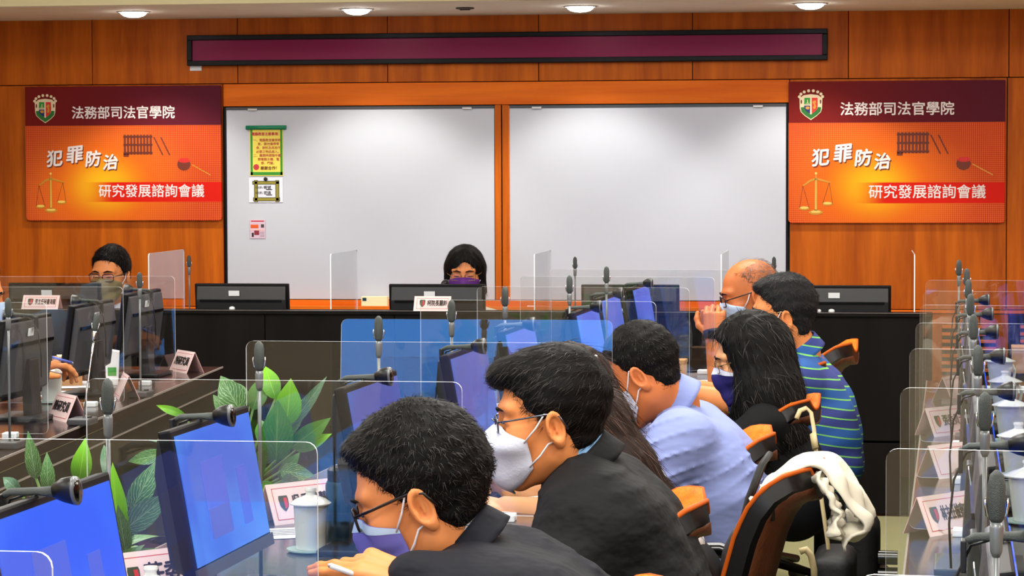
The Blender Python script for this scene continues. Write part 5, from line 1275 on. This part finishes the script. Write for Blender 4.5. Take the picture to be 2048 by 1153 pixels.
# 3 long-haired woman behind the second man
r = person('woman with long brown hair leaning over papers behind the black suit')
h = Head(1140, 815, 5.8, 0, 24, 0, .98); nkb = W(1218, 885, 5.82)
lw = W(1012, 1018, 5.62); el_ = W(1110, 1035, 5.58); rw = W(1018, 975, 5.84); er_ = W(1108, 1000, 5.95)
hl = hand_caps(lw, W(960, 1010, 5.62) - lw, (0, .3, -1), .95, (.6, .6, .65, .7), .7); hr = hand_caps(rw, W(965, 955, 5.8) - rw, (0, -.7, -.8), .95, (.7, .75, .8, .8), .9, False)
body_mesh(r, h, nkb, M['skin_pale'], [[(hl, .008), ([(el_, lw, .044, .028)], .01)], [(hr, .008), ([(er_, rw, .044, .028)], .01)]], .0042)
hw = [(Vector(h.c) + Vector((.05, -.02, .0)), W(1195, 850, 5.66), .080, .075), (W(1195, 850, 5.66), W(1255, 932, 5.62), .073, .060), (W(1255, 932, 5.62), W(1322, 1000, 5.62), .058, .034), (W(1322, 1000, 5.62), W(1388, 1050, 5.64), .034, .006)]
hi_ = [(h.inv(NP([a]))[0], h.inv(NP([b]))[0], ra / h.k, rb / h.k) for a, b, ra, rb in hw]
def hair3(P):
    d = hair_short(P, .082, .018, .010, -.09, -.06, 5, taper=0)
    for a, b, ra, rb in hi_: d = sm(d, cap(P, a, b, ra, rb), .03)
    return d - .0035 * np.sin(P[:, 1] * 210 + P[:, 2] * 40 + 2 * wav(P, 30, 4, 3)) - .002 * wav(P * V3(2, 3, .4), 160, 6, 5)
pts = np.concatenate([[a, b] for a, b, _, _ in hi_]); dv = NP(hi_[-1][1]) - NP(hi_[0][0])
add_hair(r, h, hair3, np.minimum(LO, pts.min(0) - .1), np.maximum(HI, pts.max(0) + .1), M['hair_brown'], .006, 3000, lambda p: np.tile(dv[None], (len(p), 1)) * 3, .07, .004, .0006, 3, jit=.12)
wear_mask(h, r, M['mask_white']); face_bits(h, r); wear_glasses(h, r, M['frame_gold'])
che, pel = W(1262, 1000, 5.83), W(1345, 1170, 5.83); sL, sR = W(1235, 955, 5.64), W(1222, 940, 6.0)
garment(r, 'blouse', M['shirt_white'], torso_caps(pel, che, nkb, LM_, .74, .15, .8) + [(sL, W(1130, 1030, 5.58), .056, .05), (sR, W(1130, 1000, 5.95), .056, .05)], .04, .011, .003, 34, 7); legs(r, pel, FM_, LM_)
hcl = empty('hair_clip', W(1190, 733, 5.66), 0, 'silver hair clip behind the black-suited man hair', 'hair clip'); build('bar', MB().tube([(0, 0, .022), (.004, 0, 0), (.008, 0, -.022)], [.006, .008, .005], 8), M['chrome'], hcl, smooth=True); build('hinge', MB().tube([(.0, -.01, .02), (.0, .01, .02)], .006, 8), M['silver'], hcl, smooth=True)
pen('blue ballpoint pen in the hand before the white mask', W(965, 968, 5.72), W(1002, 932, 5.74), M['pen_white'], .005)

# 4 man in the pale blue shirt
r = person('man in pale blue shirt bending down over the desk')
h = Head(1275, 757, 6.62, 20, 26, 0, 1.0, True); nkb = W(1352, 812, 6.65); ax = Vector(h.c) - nkb
lw = W(1215, 950, 6.45); rw = W(1205, 930, 6.8)
body_mesh(r, h, nkb, M['skin_tan'], [[(hand_caps(lw, W(1160, 940, 6.45) - lw, (0, .3, -1), 1, (.4, .4, .4, .4)), .008), ([(W(1285, 965, 6.4), lw, .046, .032)], .01)], [(hand_caps(rw, W(1150, 925, 6.8) - rw, (0, -.3, -1), 1, (.4, .4, .4, .4), .5, False), .008), ([(W(1290, 950, 6.85), rw, .046, .032)], .01)]], .004, .058)
add_hair(r, h, lambda P: hair_short(P, .074, .011, .006, -.070, -.014, 12), LO, HI, M['hair'], .0045, 4000, FLOWF, .015, .0025, .0005, 4, jit=.22)
wear_mask(h, r, M['mask_white']); face_bits(h, r)
che, pel = W(1408, 925, 6.66), W(1437, 1072, 6.66); sL, sR = W(1362, 880, 6.46), W(1365, 865, 6.86)
garment(r, 'shirt', M['shirt_blue'], torso_caps(pel, che, nkb + Vector((0, 0, -.012)), LM_, 1.1, .185, 1.05) + [(sL, W(1300, 962, 6.4), .060, .060), (sR, W(1300, 945, 6.86), .060, .060)], .07, .0075, .0025, 34, 9, fold=.017)
collar(r, 'shirt_collar', M['shirt_blue'], nkb + ax.normalized() * .012, ax, FM_, .066, .055, .018, 16, .008, 28, 1.12, .02); legs(r, pel - Vector((0, 0, .03)), FM_, LM_)
build('belt', MB().tube([pel + LM_ * math.cos(a) * .215 + FM_ * math.sin(a) * .145 - Vector((0, 0, .065)) for a in [i * math.pi / 12 for i in range(25)]], .014, 6), M['leather_bk'], r, smooth=True)

# 5 woman with long black hair
r = person('woman in black with very long black hair and navy mask')
h = Head(1497, 724, 7.5, 2, 12, 0, .98); nkb = W(1535, 805, 7.52)
body_mesh(r, h, nkb, M['skin_pale'], (), .0042)
hw = [(Vector(h.c) + Vector((.03, 0, .03)), W(1530, 790, 7.47), .112, .112), (W(1530, 790, 7.47), W(1540, 880, 7.45), .112, .108), (W(1540, 880, 7.45), W(1535, 985, 7.45), .105, .075)]
hi5 = [(h.inv(NP([a]))[0], h.inv(NP([b]))[0], ra / h.k, rb / h.k) for a, b, ra, rb in hw]
def hair5(P):
    d = hair_short(P, .076, .024, .022, -.09, -.08, 5, taper=0)
    for a, b, ra, rb in hi5: d = sm(d, cap(P, a, b, ra, rb), .03)
    d = smx(d, -ell(P, (.105, 0, -.05), (.075, .11, .10)), .012)
    return d - .004 * wav(P * V3(2, 2, .7), 90, 6, 6) - .0025 * wav(P * V3(2, 2, .6), 200, 8, 5)
pts = np.concatenate([[a, b] for a, b, _, _ in hi5])
add_hair(r, h, hair5, np.minimum(LO, pts.min(0) - .15), np.maximum(HI, pts.max(0) + .15), M['hair'], .0065, 3800, lambda p: np.tile(V3(-.15, 0, -1)[None], (len(p), 1)), .06, .005, .0008, 5, jit=.3)
wear_mask(h, r, M['mask_navy'], strip=M['mask_white']); wear_glasses(h, r, M['frame_gold'], rim=.0014); face_bits(h, r)
che, pel = W(1552, 890, 7.53), W(1590, 1000, 7.53)
garment(r, 'black_top', M['cloth_black'], torso_caps(pel, che, nkb, LM_, .92, .165, .92) + arm_caps(W(1525, 850, 7.35), W(1450, 905, 7.32), W(1400, 890, 7.4)) + arm_caps(W(1520, 845, 7.7), W(1455, 895, 7.75), W(1400, 885, 7.6)), .04, .012, .002, 34, 3); legs(r, pel, FM_, LM_)

# 6 man in the striped polo shirt
r = person('man in blue and green striped polo shirt with gold glasses')
h = Head(1572, 640, 8.22, 5, 3, 0, .99, True); nkb = W(1604, 708, 8.25); ax = Vector(h.c) - nkb
lw, el_ = W(1392, 790, 8.02), W(1452, 806, 8.0); rw, er_ = W(1398, 780, 8.35), W(1470, 800, 8.4)
body_mesh(r, h, nkb, M['skin'], [[(hand_caps(lw, W(1340, 785, 8.0) - lw, (0, .2, -1), 1, (.3, .3, .35, .4)), .008), ([(el_, lw, .046, .032)], .01)], [(hand_caps(rw, W(1350, 780, 8.35) - rw, (0, -.2, -1), 1, (.3, .3, .35, .4), .5, False), .008), ([(er_, rw, .046, .032)], .01)]], .0042, .056)
add_hair(r, h, lambda P: hair_short(P, .082, .015, .006, -.078, -.024, 22, taper=.008), LO, HI, M['hair_grey'], .0048, 4000, FLOWF, .018, .003, .0006, 6, jit=.25)
wear_mask(h, r, M['mask_violet']); wear_glasses(h, r, M['frame_gold'], rim=.0014); face_bits(h, r)
che, pel = W(1628, 795, 8.26), W(1652, 925, 8.26); sL, sR = W(1590, 760, 8.06), W(1595, 750, 8.45); SM = striped_mat()
garment(r, 'polo_shirt', SM, torso_caps(pel, che, nkb + Vector((0, 0, -.01)), LM_, 1, .175, 1.0) + [(sL, W(1470, 800, 8.0), .066, .058), (sR, W(1485, 795, 8.4), .064, .058)], .05, .011, .003, 34, 6)
collar(r, 'polo_collar', SM, nkb + ax.normalized() * .010, ax, FM_, .064, .05, .012, 22, .006, 26, 1.1, .015); legs(r, pel, FM_, LM_)

# 7 bald man with clasped hands
r = person('balding man with light blue mask and clasped hands')
h = Head(1500, 594, 8.9, -2, 13, 0, 1.02); nkb = W(1556, 690, 8.92)
lw, el_ = W(1427, 676, 8.8), W(1442, 772, 8.76); rw, er_ = W(1437, 676, 8.95), W(1452, 768, 9.02)
fr_, l_ = Vector(h.f), Vector(h.l)
hl = hand_caps(lw, W(1428, 618, 8.82) - lw, fh * 1.0 + rh * .25, 1.0, (.75, .8, .85, .9), .6, True, .05); hr = hand_caps(rw, W(1442, 618, 8.93) - rw, -fh * 1.0 - rh * .1, 1.0, (.75, .8, .85, .9), .6, False, .05)
body_mesh(r, h, nkb, M['skin_tan'], [[(hl, .006), ([(el_, lw, .046, .029)], .012)], [(hr, .006), ([(er_, rw, .046, .029)], .012)]], .0042, .058)
def hair7(P):
    d = hair_short(P, .040, .0035, .006, -.06, -.012, 31); return smx(d, (P - V3(.0, 0, .105)) @ V3(.25, 0, .97), .01)
hv, hf = polygonize(hair7, LO, HI, .0048); hv, hf = strands(hv, normals(hair7, hv.astype(np.float32)), 2600, FLOWF, .02, .0012, .0006, 7, .25); raw('hair', h.w(hv), hf, M['hair_thin'], r)
v, f = polygonize(lambda P: hair_short(P, .05, .0015, .002, -.05, .0, 35), LO, HI, .006); sv, sf = strands(v, normals(lambda P: hair_short(P, .05, .0015, .002, -.05, .0, 35), v.astype(np.float32)), 420, lambda p: np.stack([p[:, 0] * 0 - 1, p[:, 1] * 2, p[:, 2] * 0], 1), .035, .0008, .0004, 9, .08); raw('comb_over', h.w(sv), sf, M['hair_thin'], r)
wear_mask(h, r, M['mask_blue']); wear_glasses(h, r, M['frame_dark'], rim=.002); face_bits(h, r)
che, pel = W(1588, 765, 8.93), W(1622, 885, 8.93)
garment(r, 'dark_shirt', M['cloth_black'], torso_caps(pel, che, nkb, LM_, 1, .175, 1.0) + [(W(1560, 735, 8.74), W(1462, 782, 8.74), .062, .055), (W(1560, 730, 9.1), W(1470, 778, 9.04), .062, .055)], .05, .012, .002, 34, 8); legs(r, pel, FM_, LM_)
wt = empty('wristwatch', W(1426, 668, 8.79), 0, 'dark wristwatch on the wrist of the man with clasped hands', 'watch')
wd_ = (lw - el_).normalized()
build('strap', MB().tube([wd_ * -.013, wd_ * .013], .034, 18), M['watch'], wt, smooth='auto'); build('case', MB().box(tuple(-fh * .034 - rh * .006), (.028, .008, .032)), M['black_gloss'], wt, bevel=.003)

# 8 man at the left of the head table
r = person('man in white shirt with khaki mask at the head table')
h = Head(221, 554, 12.0, -74, 3, 0, 1.06); nkb = W(226, 616, 12.05); F8 = Vector((0, -1, 0)); L8 = Zv.cross(F8)
body_mesh(r, h, nkb, M['skin'], (), .0045, .056)
add_hair(r, h, lambda P: hair_short(P, .078, .016, .008, -.06, -.01, 41), LO, HI, M['hair'], .005, 1800, None, .03, .003, .0008, 8)
wear_mask(h, r, M['mask_khaki']); wear_glasses(h, r, M['frame_brown'], rim=.0022); face_bits(h, r)
che, pel = W(228, 690, 12.1), W(230, 800, 12.15)
hp = pel + F8 * .3; 
garment(r, 'white_shirt', M['shirt_white'], torso_caps(pel, che, nkb, L8, 1, .175, 1.0) + arm_caps(che + L8 * .21 + Vector((0, 0, .07)), che + L8 * .24 + F8 * .1 - Vector((0, 0, .17)), che + L8 * .1 + F8 * .32 - Vector((0, 0, .2))) + arm_caps(che - L8 * .21 + Vector((0, 0, .07)), che - L8 * .24 + F8 * .1 - Vector((0, 0, .17)), che - L8 * .1 + F8 * .32 - Vector((0, 0, .2))), .05, .012, .003, 34, 8)
ax = Vector(h.c) - nkb; collar(r, 'shirt_collar', M['shirt_white'], nkb + Vector((0, 0, .015)), Zv, F8, .066, .05, .014, 14, .01, 26, 1.1, .02)
build('necktie', MB().tube([nkb + F8 * .085 + Vector((0, 0, -.01)), nkb + F8 * .105 - Vector((0, 0, .05)), nkb + F8 * .14 - Vector((0, 0, .25))], [.014, .018, .03], 8, sx=.5), M['mic_grey'], r, smooth=True); legs(r, pel, F8, L8)

# 9 woman at the middle of the head table
r = person('woman with black bob and purple mask at the head table')
h = Head(930, 549, 11.75, -86, 8, 0, .98); nkb = W(930, 612, 11.8)
body_mesh(r, h, nkb, M['skin'], (), .0045, .05)
def hair9(P):
    d = ell(P, (-.014, 0, .046), (.105, .094, .098))
    for sg in (-1, 1): d = sm(d, cap(P, (-.01, sg * .066, .03), (.012, sg * .076, -.085), .032, .030), .03)
    d = sm(d, cap(P, (-.05, 0, .02), (-.04, 0, -.09), .07, .06), .03)
    d = smx(d, -ell(P, (.108, .008, -.022), (.085, .052, .100)), .01); d = smx(d, -(P[:, 2] + .095), .01)
    return d - .002 * wav(P * V3(2, 3, .5), 120, 3, 5)
add_hair(r, h, hair9, LO, HI, M['hair'], .005, 1500, lambda p: np.stack([p[:, 0] * 0, p[:, 1] * 3, -1 + 0 * p[:, 0]], 1), .05, .002, .0006, 9, jit=.15)
wear_mask(h, r, M['mask_purple'], 'cup'); wear_glasses(h, r, M['frame_gold'], rim=.0012); face_bits(h, r)
che, pel = W(935, 690, 11.85), W(940, 800, 11.9)
garment(r, 'cream_jacket', M['shirt_cream'], torso_caps(pel, che, nkb, L8, .95, .165, .95) + arm_caps(che + L8 * .2 + Vector((0, 0, .07)), che + L8 * .24 + F8 * .1 - Vector((0, 0, .17)), che + L8 * .1 + F8 * .32 - Vector((0, 0, .2)), 1.05) + arm_caps(che - L8 * .2 + Vector((0, 0, .07)), che - L8 * .24 + F8 * .1 - Vector((0, 0, .17)), che - L8 * .1 + F8 * .32 - Vector((0, 0, .2))), .05, .012, .003, 34, 8)
collar(r, 'collar', M['shirt_white'], nkb + Vector((0, 0, .01)), Zv, F8, .058, .04, .012, 20, .01, 24, 1.1, .02); legs(r, pel, F8, L8)

# 10 person at the left picture edge, writing
r = person('person in pale blue shirt at the left picture edge, hand writing')
F10 = LEFT.perp; L10 = Zv.cross(F10)
h = Head(-58, 596, 8.1, 176, 10, 0, 1.02); nkb = W(-110, 680, 8.12)
rw = W(60, 748, 8.2); er_ = W(-60, 795, 8.05); lw = W(-10, 775, 8.4); el_ = W(-90, 790, 8.5)
hr = hand_caps(rw, W(128, 722, 8.2) - rw, (0, 0, -1), 1.05, (.45, .6, .7, .8), .9, False); hl = hand_caps(lw, W(60, 775, 8.4) - lw, (0, 0, -1), 1, (.4, .4, .4, .4))
body_mesh(r, h, nkb, M['skin'], [[(hr, .009), ([(er_, rw, .045, .030)], .012)], [(hl, .009), ([(el_, lw, .045, .030)], .012)]], .0042)
add_hair(r, h, lambda P: hair_short(P, .07, .016, .008, -.06, -.012, 51), LO, HI, M['hair_grey'], .005, 1500, None, .03, .003, .0008, 10)
wear_mask(h, r, M['mask_blue']); face_bits(h, r)
che, pel = W(-150, 765, 8.13), W(-200, 930, 8.15)
garment(r, 'shirt', M['shirt_sky'], torso_caps(pel, che, nkb, L10, 1, .175, 1.0) + [(W(-130, 730, 7.95), W(-70, 792, 8.03), .062, .054), (W(-130, 730, 8.31), W(-95, 788, 8.48), .062, .054)], .05, .013, .003, 34, 8); legs(r, pel, F10, L10)
pen('violet pen in the writing hand on the left', W(147, 727, 8.2), W(93, 712, 8.16), M['pen_blue'], .0045)
# ------------------------------------------------------------------ projected picture on the rear wall (seen only in the reflections)
ps = empty('projection_screen', (0, Y0 + .03, 0), 0, 'wide lit projection screen on the wall behind the camera', 'screen')
M['proj'] = mat('projected_picture', (.02, .02, .03, 1), .8, emit=srgb(70, 140, 225), es=PROJ)
build('picture', MB().box((PSX, 0, PSZ), (2.6, .02, 1.5)), M['proj'], ps)
for c, d in (((PSX, .0, PSZ + .775), (2.7, .04, .05)), ((PSX, .0, PSZ - .775), (2.7, .04, .05)), ((PSX - 1.325, 0, PSZ), (.05, .04, 1.5)), ((PSX + 1.325, 0, PSZ), (.05, .04, 1.5))):
    build('border', MB().box(c, d), M['frame_black'], ps, bevel=.003)

# ------------------------------------------------------------------ lettering becomes plain mesh
bpy.context.view_layer.update()
dg = bpy.context.evaluated_depsgraph_get()
fonts = [o for o in list(C.objects) if o.type == 'FONT']
meshes = [bpy.data.meshes.new_from_object(o.evaluated_get(dg)) for o in fonts]
for o, me in zip(fonts, meshes):
    nm, par, mw, cu = o.name, o.parent, o.matrix_basis.copy(), o.data
    base = nm.split('.')[0]; bpy.data.objects.remove(o)
    if not len(me.vertices): continue
    bd = BOLD.get(cu.name, 0)
    if bd:                                              # heavier strokes: the same glyphs set a hair's breadth apart
        vs = [tuple(v.co) for v in me.vertices]; fs = [tuple(p_.vertices) for p_ in me.polygons]; V_, F_ = [], []; mm = me.materials[0] if me.materials else cu.materials[0]
        for i, (dx, dy) in enumerate(((bd, 0), (-bd, 0), (0, bd), (0, -bd))):
            V_ += [(x + dx, y + dy, z + i * .00008) for x, y, z in vs]; F_ += [tuple(q + i * len(vs) for q in f) for f in fs]
        me = bpy.data.meshes.new(base); me.from_pydata(V_, [], F_); me.materials.append(mm)
    n_ = bpy.data.objects.new(base, me); C.objects.link(n_); n_.parent = par; n_.matrix_basis = mw
    if not me.materials: me.materials.append(cu.materials[0])
for o in list(C.objects):
    if o.name.split('.')[0] in ('lettering', 'title_lettering') and o.type == 'MESH' and not len(o.data.vertices): bpy.data.objects.remove(o)
